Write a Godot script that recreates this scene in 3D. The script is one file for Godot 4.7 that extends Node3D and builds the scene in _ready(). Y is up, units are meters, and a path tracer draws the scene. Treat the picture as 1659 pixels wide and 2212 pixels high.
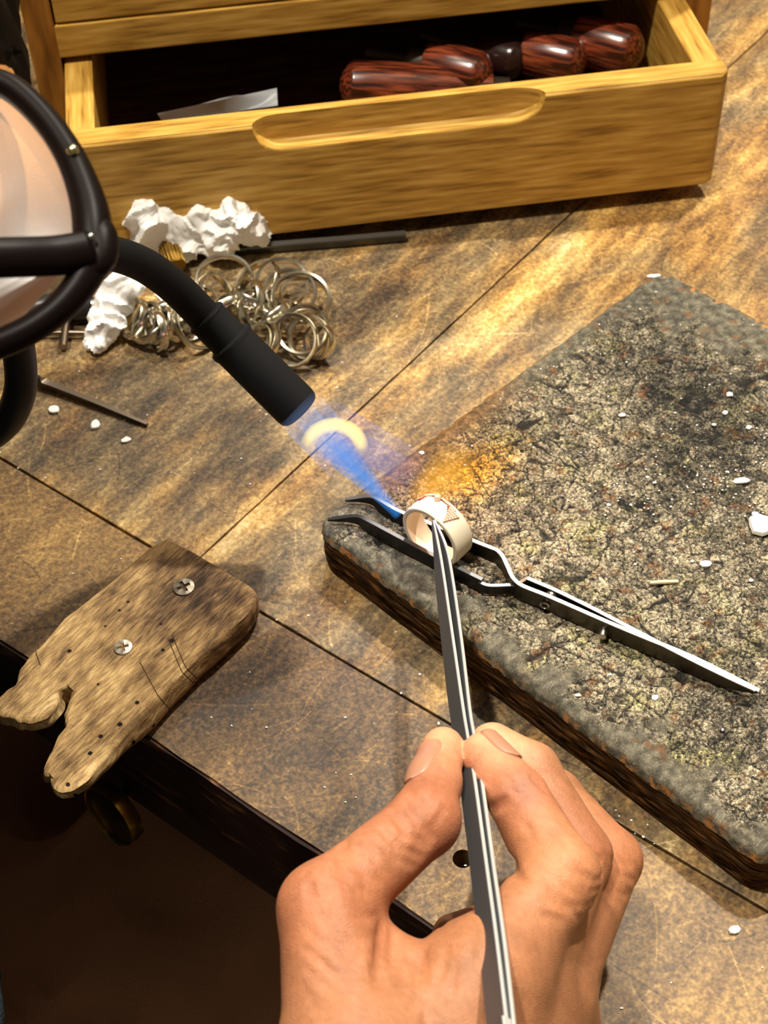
extends Node3D
# A jeweller's bench: table top at y = 0, floor at y = -0.75. "A" runs across the bench away from its front edge, "B" along that edge.
const A := Vector3(0.62295, 0, -0.78227)
const B := Vector3(0.78227, 0, 0.62295)
const FLOOR_Y := -0.75

class MB:
	var v := PackedVector3Array()
	var uv := PackedVector2Array()
	var c := PackedColorArray()
	var idx := PackedInt32Array()
	func add(p: Vector3, t := Vector2.ZERO, col := Color.WHITE) -> int:
		v.append(p); uv.append(t); c.append(col)
		return v.size() - 1
	func tri(a: int, b: int, d: int) -> void:
		idx.append(a); idx.append(b); idx.append(d)
	func quad(a: int, b: int, d: int, e: int) -> void:
		tri(a, b, d); tri(a, d, e)
	func fix(from: int) -> void:   # turns a closed piece outside out
		var vol := 0.0
		var o := v[idx[from]]
		for i in range(from, idx.size(), 3):
			vol += (v[idx[i]] - o).dot((v[idx[i + 1]] - o).cross(v[idx[i + 2]] - o))
		if vol < 0.0:
			for i in range(from, idx.size(), 3):
				var t := idx[i + 1]
				idx[i + 1] = idx[i + 2]
				idx[i + 2] = t
	func rows(sections: Array, closed := true, caps := true, ends_uv := 1.0) -> void:   # skin over cross-sections
		var from := idx.size()
		var m: int = sections[0].size()
		var base := v.size()
		for i in sections.size():
			for j in m:
				add(sections[i][j], Vector2(float(j) / m, ends_uv * i / maxf(sections.size() - 1, 1)))
		for i in sections.size() - 1:
			for j in (m if closed else m - 1):
				var k := (j + 1) % m
				quad(base + i * m + j, base + i * m + k, base + (i + 1) * m + k, base + (i + 1) * m + j)
		if caps:
			for e in [0, sections.size() - 1]:
				var mid := Vector3.ZERO
				for p in sections[e]: mid += p
				var q := add(mid / m)
				for j in m:
					var k := (j + 1) % m
					if e == 0: tri(q, base + k, base + j)
					else: tri(q, base + e * m + j, base + e * m + k)
		fix(from)
	func tube(path: PackedVector3Array, radii: Array, sides := 16, caps := true, squash := 1.0, up := Vector3.UP) -> void:
		var sec := []
		var side := Vector3.ZERO
		for i in path.size():
			var t := (path[mini(i + 1, path.size() - 1)] - path[maxi(i - 1, 0)]).normalized()
			if i == 0:
				side = t.cross(up)
				if side.length() < 0.05: side = t.cross(Vector3.RIGHT)
			side = (side - t * side.dot(t)).normalized()
			var u := side.cross(t)
			var ring := PackedVector3Array()
			var r: float = radii[mini(i, radii.size() - 1)]
			for j in sides:
				var a := TAU * j / sides
				ring.append(path[i] + side * cos(a) * r + u * sin(a) * r * squash)
			sec.append(ring)
		rows(sec, true, caps, 1.0)
	func ball(p: Vector3, r: Vector3, n := 12, basis := Basis.IDENTITY) -> void:
		var sec := []
		for i in range(1, n):
			var a := PI * i / n
			var ring := PackedVector3Array()
			for j in n * 2:
				var b := PI * j / n
				ring.append(p + basis * Vector3(sin(a) * cos(b) * r.x, cos(a) * r.y, sin(a) * sin(b) * r.z))
			sec.append(ring)
		rows(sec)
	func strip(top: PackedVector3Array, up: Vector3, heights: Array, thick: Array, ch := 0.00022, lit_top := Color.WHITE, side := Color.WHITE) -> void:   # a metal strip on edge; the path is the middle of its top edge, its rim coloured lighter to paint a highlight
		var sec := []
		var first := v.size()
		for i in top.size():
			var t := (top[mini(i + 1, top.size() - 1)] - top[maxi(i - 1, 0)]).normalized()
			var s := t.cross(up).normalized()
			var u := s.cross(t)
			var h: float = heights[mini(i, heights.size() - 1)]
			var w: float = thick[mini(i, thick.size() - 1)] * 0.5
			var k := minf(ch, minf(w, h * 0.5) * 0.6)
			var o := top[i]
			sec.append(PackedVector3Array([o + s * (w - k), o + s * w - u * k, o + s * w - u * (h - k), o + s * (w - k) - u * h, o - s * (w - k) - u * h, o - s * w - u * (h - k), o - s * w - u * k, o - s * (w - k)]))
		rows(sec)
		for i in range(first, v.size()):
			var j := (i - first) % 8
			c[i] = lit_top if (j == 0 or j == 7) and i - first < top.size() * 8 else side
	func lathe(prof: PackedVector2Array, sides: int, xf: Transform3D) -> void:   # (radius, height along the local y axis)
		var sec := []
		for q in prof:
			var ring := PackedVector3Array()
			for j in sides:
				var a := TAU * j / sides
				ring.append(xf * Vector3(cos(a) * q.x, q.y, sin(a) * q.x))
			sec.append(ring)
		rows(sec)
	func band(prof: PackedVector2Array, sides: int, xf: Transform3D) -> void:   # a closed profile turned into a ring
		var from := idx.size()
		var m := prof.size()
		var base := v.size()
		for j in sides:
			var a := TAU * j / sides
			for q in prof:
				add(xf * Vector3(cos(a) * q.x, q.y, sin(a) * q.x), Vector2(float(j) / sides, q.y))
		for j in sides:
			for i in m:
				quad(base + j * m + i, base + j * m + (i + 1) % m, base + ((j + 1) % sides) * m + (i + 1) % m, base + ((j + 1) % sides) * m + i)
		fix(from)
	func prism(poly: PackedVector2Array, y0: float, y1: float, bev: float, steps: int, xf := Transform3D.IDENTITY, uvs := 1.0, uvo := Vector2.ZERO) -> void:   # (x, z) outline with a rounded upper and lower rim
		var from := idx.size()
		var m := poly.size()
		var area := 0.0
		for i in m: area += poly[i].cross(poly[(i + 1) % m])
		var sg := signf(area)
		var nor := PackedVector2Array()
		for i in m:
			var e0 := (poly[i] - poly[(i + m - 1) % m]).normalized()
			var e1 := (poly[(i + 1) % m] - poly[i]).normalized()
			var n0 := Vector2(e0.y, -e0.x) * sg
			var n1 := Vector2(e1.y, -e1.x) * sg
			var nn := (n0 + n1)
			nn = nn / maxf(nn.length_squared() * 0.5, 0.5)
			nor.append(nn)
		var loops := []
		var hs := []
		for s in steps + 1:
			var a := PI / 2 * s / maxf(steps, 1)
			loops.append(bev * (1.0 - sin(a))); hs.append(y0 + bev * (1.0 - cos(a)) if false else y0 + bev - bev * cos(a))
		for s in steps + 1:
			var a := PI / 2 * s / maxf(steps, 1)
			loops.append(bev * (1.0 - cos(a))); hs.append(y1 - bev + bev * sin(a))
		var base := v.size()
		for s in loops.size():
			for i in m:
				var q: Vector2 = poly[i] - nor[i] * loops[s]
				add(xf * Vector3(q.x, hs[s], q.y), (q + nor[i] * (hs[s] - y1) * -1.0) * uvs + uvo)
		for s in loops.size() - 1:
			for i in m:
				var k := (i + 1) % m
				quad(base + s * m + i, base + s * m + k, base + (s + 1) * m + k, base + (s + 1) * m + i)
		for e in [0, loops.size() - 1]:
			var flat := PackedVector2Array()
			for i in m: flat.append(poly[i] - nor[i] * loops[e])
			var ts := Geometry2D.triangulate_polygon(flat)
			for i in range(0, ts.size(), 3):
				var n := (flat[ts[i + 1]] - flat[ts[i]]).cross(flat[ts[i + 2]] - flat[ts[i]])
				var k0: int = base + e * m
				if (n * sg > 0) == (e == 0): tri(k0 + ts[i], k0 + ts[i + 2], k0 + ts[i + 1])
				else: tri(k0 + ts[i], k0 + ts[i + 1], k0 + ts[i + 2])
		fix_prism(from, base, m, sg)
	func fix_prism(from: int, _base: int, _m: int, sg: float) -> void:
		# walls above run one way for a right-handed outline, the other for a left-handed one
		var walls := idx.size()
		var vol := 0.0
		for i in range(from, walls, 3):
			vol += v[idx[i]].dot(v[idx[i + 1]].cross(v[idx[i + 2]]))
		if sg == 0.0: return
		fix(from)
	func box(lo: Vector3, hi: Vector3, bev := 0.0006, xf := Transform3D.IDENTITY) -> void:
		prism(PackedVector2Array([Vector2(lo.x, lo.z), Vector2(hi.x, lo.z), Vector2(hi.x, hi.z), Vector2(lo.x, hi.z)]), lo.y, hi.y, bev, 2, xf)
	func mesh(crease := 40.0) -> ArrayMesh:   # crease: sharper edges than this stay hard
		var fc := idx.size() / 3
		var fn := PackedVector3Array()
		fn.resize(fc)
		for f in fc:
			fn[f] = (v[idx[f * 3 + 1]] - v[idx[f * 3]]).cross(v[idx[f * 3 + 2]] - v[idx[f * 3]])
		var ov := v; var ouv := uv; var oc := c; var oi := PackedInt32Array(); var on := PackedVector3Array()
		if crease >= 180.0:
			on.resize(v.size())
			for f in fc:
				for k in 3: on[idx[f * 3 + k]] += fn[f]
			for i in on.size(): on[i] = on[i].normalized() if on[i].length_squared() > 0 else Vector3.UP
			oi = idx.duplicate()
		else:
			var at := {}
			for f in fc:
				for k in 3:
					var key := Vector3i((v[idx[f * 3 + k]] * 200000.0).round())
					if not at.has(key): at[key] = PackedInt32Array()
					at[key].append(f)
			var lim := cos(deg_to_rad(crease))
			ov = PackedVector3Array(); ouv = PackedVector2Array(); oc = PackedColorArray()
			for f in fc:
				var me := fn[f].normalized()
				for k in 3:
					var i := idx[f * 3 + k]
					var s := Vector3.ZERO
					for g in at[Vector3i((v[i] * 200000.0).round())]:
						if me.dot(fn[g].normalized()) >= lim: s += fn[g]
					ov.append(v[i]); ouv.append(uv[i]); oc.append(c[i])
					on.append(s.normalized() if s.length_squared() > 0 else me)
					oi.append(f * 3 + k)
		for i in range(0, oi.size(), 3):   # Godot's front faces run clockwise
			var t := oi[i + 1]
			oi[i + 1] = oi[i + 2]
			oi[i + 2] = t
		var arr := []
		arr.resize(Mesh.ARRAY_MAX)
		arr[Mesh.ARRAY_VERTEX] = ov; arr[Mesh.ARRAY_NORMAL] = on; arr[Mesh.ARRAY_TEX_UV] = ouv; arr[Mesh.ARRAY_COLOR] = oc; arr[Mesh.ARRAY_INDEX] = oi
		var am := ArrayMesh.new()
		am.add_surface_from_arrays(Mesh.PRIMITIVE_TRIANGLES, arr)
		return am

# ---------- naming ----------
func put(called: String, mesh: Mesh, m: Material, parent: Node3D = self, where := Transform3D.IDENTITY) -> MeshInstance3D:
	var o := MeshInstance3D.new()
	o.mesh = mesh
	o.material_override = m
	o.transform = where
	named(o, called, parent)
	return o
func named(o: Node3D, called: String, parent: Node) -> void:
	var n := called
	var k := 0
	while parent.has_node(n):
		k += 1
		n = "%s_%03d" % [called, k]
	o.name = n
	parent.add_child(o, true)
func build(called: String, mb: MB, m: Material, parent: Node3D = self, crease := 40.0) -> MeshInstance3D:
	return put(called, mb.mesh(crease), m, parent)
func thing(called: String, label: String, category: String, group := "", at := Vector3.ZERO, turn := 0.0) -> Node3D:
	var o := Node3D.new()
	o.position = at
	o.rotation.y = turn
	named(o, called, self)
	return tag(o, label, category, group)
func tag(o: Node3D, label: String, category: String, group := "") -> Node3D:
	o.set_meta("label", label)
	o.set_meta("category", category)
	if group: o.set_meta("group", group)
	return o
func struct(called: String, mb: MB, m: Material) -> MeshInstance3D:
	var o := build(called, mb, m)
	o.set_meta("kind", "structure")
	return o
func ab(a: float, b: float, h := 0.0) -> Vector3:
	return A * a + B * b + Vector3(0, h, 0)

# ---------- materials ----------
func mat(c: Color, rough := 0.6, metal := 0.0, spec := 0.5) -> StandardMaterial3D:
	var m := StandardMaterial3D.new()
	m.albedo_color = c
	m.roughness = rough
	m.metallic = metal
	m.metallic_specular = spec
	return m
func fnl(s: int, f: float, oct := 4, type := FastNoiseLite.TYPE_SIMPLEX_SMOOTH) -> FastNoiseLite:
	var n := FastNoiseLite.new()
	n.seed = s
	n.frequency = f
	n.noise_type = type
	n.fractal_octaves = oct
	n.fractal_type = FastNoiseLite.FRACTAL_FBM if oct > 1 else FastNoiseLite.FRACTAL_NONE
	return n
func nimg(s: int, f: float, w: int, h: int, oct := 4, sx := 1.0, sy := 1.0) -> Image:   # noise stretched sx, sy times
	var n := fnl(s, f, oct)
	var im := n.get_image(int(w / sx), int(h / sy), false, false, true)
	if sx != 1.0 or sy != 1.0: im.resize(w, h, Image.INTERPOLATE_CUBIC)
	im.convert(Image.FORMAT_L8)
	return im
func seamless(s: int, f: float, size: int, oct := 4, type := FastNoiseLite.TYPE_SIMPLEX_SMOOTH) -> Image:
	var im := fnl(s, f, oct, type).get_seamless_image(size, size, false, false, 0.2, true)
	im.convert(Image.FORMAT_L8)
	return im
func ramp(im: Image, stops: Array) -> ImageTexture:   # grey picture through a colour ramp
	var g := Gradient.new()
	g.offsets = PackedFloat32Array(stops.map(func(s): return s[0]))
	g.colors = PackedColorArray(stops.map(func(s): return s[1]))
	var lut := []
	for i in 256: lut.append(g.sample(i / 255.0))
	var src := im.get_data()
	var out := PackedByteArray()
	out.resize(src.size() * 3)
	for i in src.size():
		var c: Color = lut[src[i]]
		out[i * 3] = c.r8; out[i * 3 + 1] = c.g8; out[i * 3 + 2] = c.b8
	return ImageTexture.create_from_image(Image.create_from_data(im.get_width(), im.get_height(), false, Image.FORMAT_RGB8, out))
func bump(m: StandardMaterial3D, t: Texture2D, cm: float) -> StandardMaterial3D:
	m.heightmap_enabled = true
	m.heightmap_texture = t
	m.heightmap_scale = cm
	return m
func tri(m: StandardMaterial3D, scale: Vector3, world := false) -> StandardMaterial3D:
	m.uv1_triplanar = true
	m.uv1_world_triplanar = world
	m.uv1_triplanar_sharpness = 6.0
	m.uv1_scale = scale
	return m
func col(r: int, g: int, b: int) -> Color:
	return Color8(r, g, b)

# ---------- rounded bodies: a smooth union of tapered capsules, meshed as surface nets ----------
# bone: [from, to, radius there, radius here, blend]; crease: [from, to, depth, width]
static func cap(p: Vector3, b: Array) -> float:
	var a: Vector3 = b[0]
	var ba: Vector3 = b[1] - a
	var pa := p - a
	var h := clampf(pa.dot(ba) / maxf(ba.length_squared(), 1e-12), 0.0, 1.0)
	return (pa - ba * h).length() - lerpf(b[2], b[3], h)
func field(p: Vector3, near: Array, folds: Array) -> float:
	var d := 1.0
	for b in near:
		var a: Vector3 = b[0]
		var ba: Vector3 = b[1] - a
		var pa := p - a
		var h := clampf(pa.dot(ba) / maxf(ba.length_squared(), 1e-12), 0.0, 1.0)
		var e: float = (pa - ba * h).length() - lerpf(b[2], b[3], h)
		var k: float = b[4]
		var m := maxf(k - absf(d - e), 0.0) / k
		d = minf(d, e) - m * m * k * 0.25
	for f in folds:
		var e := cap(p, [f[0], f[1], 0.0, 0.0])
		var q: float = e / f[3]
		if q < 2.5: d += f[2] * exp(-q * q)
	return d
func sdf(mb: MB, bones: Array, cell: float, folds := []) -> void:
	var lo: Vector3 = bones[0][0]
	var hi: Vector3 = lo
	var kmax := 0.0
	for b in bones:
		for i in 2:
			var r: float = b[2 + i] + cell * 3
			lo = lo.min(b[i] - Vector3.ONE * r); hi = hi.max(b[i] + Vector3.ONE * r)
		kmax = maxf(kmax, b[4])
	var bn := Vector3i(((hi - lo) / (cell * 8)).ceil()) + Vector3i.ONE
	var nx := bn.x * 8; var ny := bn.y * 8; var nz := bn.z * 8
	var vals := PackedFloat32Array()
	vals.resize(nx * ny * nz)
	vals.fill(1.0)
	var hd := cell * 8 * 0.867
	var live := []
	for bz in bn.z:
		for by in bn.y:
			for bx in bn.x:
				var mid := lo + Vector3(bx * 8 + 4, by * 8 + 4, bz * 8 + 4) * cell
				var ds := []
				var dm := 1e3
				for b in bones:
					var d := cap(mid, b)
					ds.append(d); dm = minf(dm, d)
				if dm > hd + kmax: continue
				var o := Vector3i(bx * 8, by * 8, bz * 8)
				if dm < -hd - 0.004:
					for z in 8:
						for y in 8:
							for x in 8: vals[o.x + x + nx * (o.y + y + ny * (o.z + z))] = -1.0
					continue
				var near := []
				for i in bones.size():
					if ds[i] < dm + 2 * hd + bones[i][4]: near.append(bones[i])
				var fs := []
				for f in folds:
					if cap(mid, [f[0], f[1], 0.0, 0.0]) < hd + f[3] * 2.5: fs.append(f)
				live.append(o)
				for z in 8:
					for y in 8:
						for x in 8:
							vals[o.x + x + nx * (o.y + y + ny * (o.z + z))] = field(lo + Vector3(o.x + x, o.y + y, o.z + z) * cell, near, fs)
	var ids := {}
	var from := mb.idx.size()
	var step := [1, nx, nx * ny]
	var corner := [0, 1, nx, nx + 1, nx * ny, nx * ny + 1, nx * ny + nx, nx * ny + nx + 1]
	var edges := [[0, 1], [2, 3], [4, 5], [6, 7], [0, 2], [1, 3], [4, 6], [5, 7], [0, 4], [1, 5], [2, 6], [3, 7]]
	for o in live:
		for z in range(o.z - 1, o.z + 8):
			for y in range(o.y - 1, o.y + 8):
				for x in range(o.x - 1, o.x + 8):
					if x < 0 or y < 0 or z < 0 or x >= nx - 1 or y >= ny - 1 or z >= nz - 1: continue
					var at: int = x + nx * (y + ny * z)
					if ids.has(at): continue
					var inside := 0
					for k in 8: inside += 1 if vals[at + corner[k]] < 0.0 else 0
					if inside == 0 or inside == 8: continue
					var s := Vector3.ZERO
					var n := 0
					for e in edges:
						var a := vals[at + corner[e[0]]]
						var b := vals[at + corner[e[1]]]
						if (a < 0.0) != (b < 0.0):
							var t := a / (a - b)
							var p0 := Vector3(e[0] & 1, (e[0] >> 1) & 1, e[0] >> 2)
							var p1 := Vector3(e[1] & 1, (e[1] >> 1) & 1, e[1] >> 2)
							s += p0.lerp(p1, t); n += 1
					ids[at] = mb.add(lo + (Vector3(x, y, z) + s / n) * cell)
	for at in ids:
		for ax in 3:
			var a := vals[at]
			var b := vals[at + step[ax]]
			if (a < 0.0) == (b < 0.0): continue
			var u: int = step[(ax + 1) % 3]
			var w: int = step[(ax + 2) % 3]
			if not (ids.has(at - u) and ids.has(at - w) and ids.has(at - u - w)): continue
			if a < 0.0: mb.quad(ids[at - u - w], ids[at - w], ids[at], ids[at - u])
			else: mb.quad(ids[at - u - w], ids[at - u], ids[at], ids[at - w])
	mb.fix(from)
func spline(pts: PackedVector3Array, n: int) -> PackedVector3Array:
	var out := PackedVector3Array()
	for i in n + 1:
		var t := float(i) / n * (pts.size() - 1)
		var k := mini(int(t), pts.size() - 2)
		out.append(pts[k].cubic_interpolate(pts[k + 1], pts[maxi(k - 1, 0)], pts[mini(k + 2, pts.size() - 1)], t - k))
	return out
func curve2(pts: PackedVector2Array, n: int) -> PackedVector2Array:   # closed smooth outline
	var out := PackedVector2Array()
	var m := pts.size()
	for i in m:
		for j in n:
			out.append(pts[i].cubic_interpolate(pts[(i + 1) % m], pts[(i + m - 1) % m], pts[(i + 2) % m], float(j) / n))
	return out
func frame(y: Vector3, at: Vector3, hint := Vector3.UP) -> Transform3D:   # local y axis along y
	y = y.normalized()
	var x := y.cross(hint)
	if x.length() < 0.01: x = y.cross(Vector3.RIGHT)
	x = x.normalized()
	return Transform3D(Basis(x, y, x.cross(y)), at)

func _ready() -> void:
	camera_and_light()
	room()
	bench()
	chest()
	block()
	bench_pin()
	person()
	glasses()
	torch()
	flame()
	silver_ring()
	locking_tweezers()
	straight_tweezers()
	ring_gauges()
	tissues()
	bench_tools()
	crumbs()

func camera_and_light() -> void:
	var cam := Camera3D.new()
	cam.name = "camera"
	cam.transform = Transform3D(Basis(Vector3(0.99915, -0.02797, 0.03023), Vector3(0.04119, 0.67857, -0.73338), Vector3(0, 0.734, 0.67914)).orthonormalized(), Vector3(0, 0.4, 0.36))
	cam.fov = 37.676
	var lens := CameraAttributesPhysical.new()   # a short focal length at a wide stop: blur grows away from the ring
	lens.frustum_focal_length = 26.0
	lens.exposure_aperture = 13.0
	lens.frustum_focus_distance = 0.45
	cam.attributes = lens
	cam.fov = 37.676
	cam.near = 0.02
	cam.far = 20.0
	add_child(cam)

	cam.current = true
	var e := Environment.new()
	e.background_mode = Environment.BG_COLOR
	e.background_color = Color(0, 0, 0)
	e.tonemap_mode = Environment.TONE_MAPPER_LINEAR
	e.tonemap_exposure = 1.0
	e.sdfgi_enabled = true
	e.ssao_enabled = true
	e.ssil_enabled = true
	var we := WorldEnvironment.new()
	we.name = "world_environment"
	we.environment = e
	add_child(we)
	lamp(Vector3(0.46, 1.5, -0.54), 2.9, Color(1.0, 0.97, 0.91), "small round spot lamp hanging behind and to the right of the bench")
	lamp(Vector3(-0.30, 1.5, 0.12), 2.3, Color(1.0, 0.97, 0.91), "small round spot lamp hanging above the bench pin")
	lamp(Vector3(0.12, 1.5, -1.25), 1.3, Color(1.0, 0.97, 0.91), "small round fill lamp added unseen far behind the tool chest")  # added lamp without a real source, for highlights on metal and bench

func lamp(at: Vector3, energy: float, tint: Color, label: String) -> void:
	var t := thing("pendant_lamp", label, "lamp", "", at)
	var bulb := MB.new()
	bulb.ball(Vector3.ZERO, Vector3.ONE * 0.03, 10)
	var bm := mat(Color.WHITE, 0.5)
	bm.emission_enabled = true
	bm.emission = tint
	bm.emission_energy_multiplier = 12.0
	build("bulb", bulb, bm, t, 180)
	var hood := MB.new()
	hood.lathe(PackedVector2Array([Vector2(0.012, 0.07), Vector2(0.02, 0.068), Vector2(0.055, 0.045), Vector2(0.056, 0.0435), Vector2(0.02, 0.063), Vector2(0.012, 0.065)]), 24, Transform3D.IDENTITY)
	build("hood", hood, mat(col(30, 30, 30), 0.5), t)
	var cord := MB.new()
	cord.tube(PackedVector3Array([Vector3(0, 0.066, 0), Vector3(0, 1.75 - at.y, 0)]), [0.0025], 8)
	build("cord", cord, mat(col(20, 20, 20), 0.6), t)
	var l := OmniLight3D.new()
	l.name = "lamp_light"
	l.light_color = tint
	l.light_energy = energy
	l.light_size = 0.028
	l.omni_range = 8.0
	l.omni_attenuation = 2.0
	l.shadow_enabled = true
	t.add_child(l)

func room() -> void:
	var wallm := mat(col(120, 112, 100), 0.9)
	var parts := {"floor": [Vector3(-2.1, FLOOR_Y - 0.1, -2.1), Vector3(2.1, FLOOR_Y, 2.1)], "ceiling": [Vector3(-2.1, 1.75, -2.1), Vector3(2.1, 1.85, 2.1)],
		"wall_left": [Vector3(-2.1, FLOOR_Y, -2.1), Vector3(-2.0, 1.75, 2.1)], "wall_right": [Vector3(2.0, FLOOR_Y, -2.1), Vector3(2.1, 1.75, 2.1)],
		"wall_back": [Vector3(-2.0, FLOOR_Y, -2.1), Vector3(2.0, 1.75, -2.0)], "wall_front": [Vector3(-2.0, FLOOR_Y, 2.0), Vector3(2.0, 1.75, 2.1)]}
	for k in parts:
		var mb := MB.new()
		mb.box(parts[k][0], parts[k][1], 0.001)
		struct(k, mb, mat(col(22, 18, 15), 0.8) if k == "floor" else wallm)

# ---------- the bench ----------
func bench_texture() -> ImageTexture:
	var n := 2048
	var g1 := nimg(11, 0.02, n, n, 4, 8, 1).get_data()
	var g2 := nimg(12, 0.11, n, n, 3, 6, 1).get_data()
	var big := nimg(13, 0.012, n, n, 4, 2, 1).get_data()
	var fine := nimg(14, 0.25, n, n, 2).get_data()
	var spk := nimg(15, 0.12, n, n, 2).get_data()
	var scr := nimg(16, 0.16, n, n, 2, 1, 5).get_data()
	var g3 := nimg(17, 0.05, n, n, 4, 3, 1).get_data()
	# thousands of scratches and dents from years of work
	var strokes := PackedByteArray(); strokes.resize(n * n); strokes.fill(128)
	var rng := RandomNumberGenerator.new(); rng.seed = 18
	for k in 15000:
		var p := Vector2(rng.randf() * n, rng.randf() * n)
		var an := rng.randfn() * 0.45 if rng.randf() < 0.65 else rng.randf() * PI
		if p.x < 428: an += 0.5
		var d := Vector2.from_angle(an)
		var bend := rng.randfn() * 0.01
		var v := int(clampf(128 + rng.randfn() * 27 + 5, 40, 235))
		for q in int(rng.randf_range(8, 60) * (1.0 if rng.randf() < 0.9 else 2.5)):
			p += d; d = d.rotated(bend)
			if p.x < 0 or p.y < 0 or p.x >= n or p.y >= n: break
			strokes[int(p.y) * n + int(p.x)] = v
			if k % 3 == 0 and p.x < n - 1: strokes[int(p.y) * n + int(p.x) + 1] = v
	# worn and soiled places: [A, B, reach along A, reach along B, lighter, warmer]
	var spots := [
		[Vector2(-0.01555, -0.04579), 45, 9, 70, 50], [Vector2(-0.03186, -0.04516), 25, 8, 40, 30], [Vector2(0.08902, -0.04357), 35, 7, 40, 30], [Vector2(0.10691, -0.03785), 40, 7, 60, 35], [Vector2(0.13959, -0.0323), 40, 8, 55, 30], [Vector2(0.16606, -0.03782), 60, 8, 50, 30], [Vector2(0.08962, -0.02814), 50, 5, 30, 10],
		[Vector2(0.22129, 0.00771), 60, 45, 6, 75], [Vector2(0.2836, -0.00709), 60, 40, 8, 55], [Vector2(0.19626, -0.02851), 40, 20, 20, 35], [Vector2(0.37501, -0.05501), 60, 30, 22, 40],
		[Vector2(0.09392, -0.08736), 35, 16, -60, -20], [Vector2(0.12879, -0.0916), 30, 12, -20, -10], [Vector2(0.05947, -0.02905), 40, 6, -50, -30], [Vector2(0.11952, -0.03502), 40, 4, -20, 0], [Vector2(0.07726, -0.06038), 40, 6, 10, 0],
		[Vector2(0.00428, -0.1122), 40, 40, -28, -45], [Vector2(0.00849, -0.06598), 30, 12, -10, -20], [Vector2(-0.02785, -0.10889), 30, 14, -5, -10], [Vector2(0.01582, -0.14826), 30, 30, -10, 5],
		[Vector2(-0.07422, -0.08949), 22, 40, 38, 22], [Vector2(-0.07408, -0.10858), 18, 20, 30, 15], [Vector2(-0.05186, -0.08117), 12, 25, 25, 25], [Vector2(-0.02306, -0.06855), 20, 10, 8, 15], [Vector2(-0.02739, -0.09969), 25, 8, 10, 10],
		[Vector2(-0.03572, -0.02034), 14, 22, -5, -25], [Vector2(-0.04076, 0.00846), 12, 30, 5, -5], [Vector2(-0.04478, 0.04654), 10, 40, 8, 0],
		[Vector2(-0.08511, -0.0033), 20, 25, -40, -20], [Vector2(-0.09239, 0.03594), 26, 35, -22, -12], [Vector2(-0.0614, 0.03619), 24, 40, -14, 6], [Vector2(-0.0793, 0.07157), 30, 30, -15, 5],
		[Vector2(-0.08888, 0.15016), 25, 30, 5, -25], [Vector2(-0.07875, 0.17128), 35, 35, 22, -12], [Vector2(-0.06303, 0.15357), 12, 30, 22, -8], [Vector2(-0.08721, 0.18732), 20, 10, 25, 20], [Vector2(-0.09349, 0.17645), 8, 12, 30, 35]]
	var m := 160
	var light := PackedByteArray(); var warm := PackedByteArray()
	light.resize(m * m); warm.resize(m * m)
	for y in m:
		for x in m:
			var p := Vector2(x, y) * 0.7 / m + Vector2(-0.2, -0.45)
			var l := 0.0; var w := 0.0
			for s in spots:
				var d: Vector2 = (p - s[0]) * 1000.0 / Vector2(s[1], s[2])
				var q := exp(-d.length_squared())
				l += s[3] * q * 0.8; w += s[4] * q * 0.65
			light[y * m + x] = clampi(int(128 + l), 0, 255); warm[y * m + x] = clampi(int(128 + w), 0, 255)
	var il := Image.create_from_data(m, m, false, Image.FORMAT_L8, light); il.resize(n, n, Image.INTERPOLATE_BILINEAR)
	var iw := Image.create_from_data(m, m, false, Image.FORMAT_L8, warm); iw.resize(n, n, Image.INTERPOLATE_BILINEAR)
	light = il.get_data(); warm = iw.get_data()
	var cool := []; var hot := []
	var gc := Gradient.new(); gc.offsets = PackedFloat32Array([0.0, 0.25, 0.5, 0.75, 1.0])
	gc.colors = PackedColorArray([col(38, 31, 23), col(80, 66, 47), col(122, 102, 71), col(172, 147, 100), col(224, 204, 158)])
	var gh := Gradient.new(); gh.offsets = gc.offsets
	gh.colors = PackedColorArray([col(52, 36, 22), col(104, 74, 42), col(158, 118, 62), col(208, 166, 92), col(244, 212, 146)])
	for i in 256: cool.append(gc.sample(i / 255.0)); hot.append(gh.sample(i / 255.0))
	var out := PackedByteArray()
	out.resize(n * n * 3)
	for i in n * n:
		var front: bool = (i % n) < 428   # the board along the front edge is less streaked
		var st: int = (g1[i] - 128) * (1 if front else 2) / 2 + (g2[i] - 128) * (1 if front else 2) / 5
		var lo := 2 if front else 1
		var t: int = 112 + st / 3 + (big[i] - 128) / 3 / lo + (fine[i] - 128) / 3 + (spk[i] - 128) / 3 + (light[i] - 128) + (g3[i] - 128) / 3 / lo + (strokes[i] - 128)
		if scr[i] > 196: t += (scr[i] - 196)
		if front: t -= 33
		var w := clampf((warm[i] - 128 + (big[(i + 700000) % (n * n)] - 128) * 0.5) / 90.0 + (0.42 if front else 0.32), 0.0, 1.0)
		if front: w = lerpf(w, 0.6, 0.8)
		t = clampi(t, 0, 255)
		var a: Color = cool[t]; var b: Color = hot[t]
		out[i * 3] = int(255 * lerpf(a.r, b.r, w)); out[i * 3 + 1] = int(255 * lerpf(a.g, b.g, w)); out[i * 3 + 2] = int(255 * lerpf(a.b, b.b, w))
	return ImageTexture.create_from_image(Image.create_from_data(n, n, false, Image.FORMAT_RGB8, out))

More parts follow.
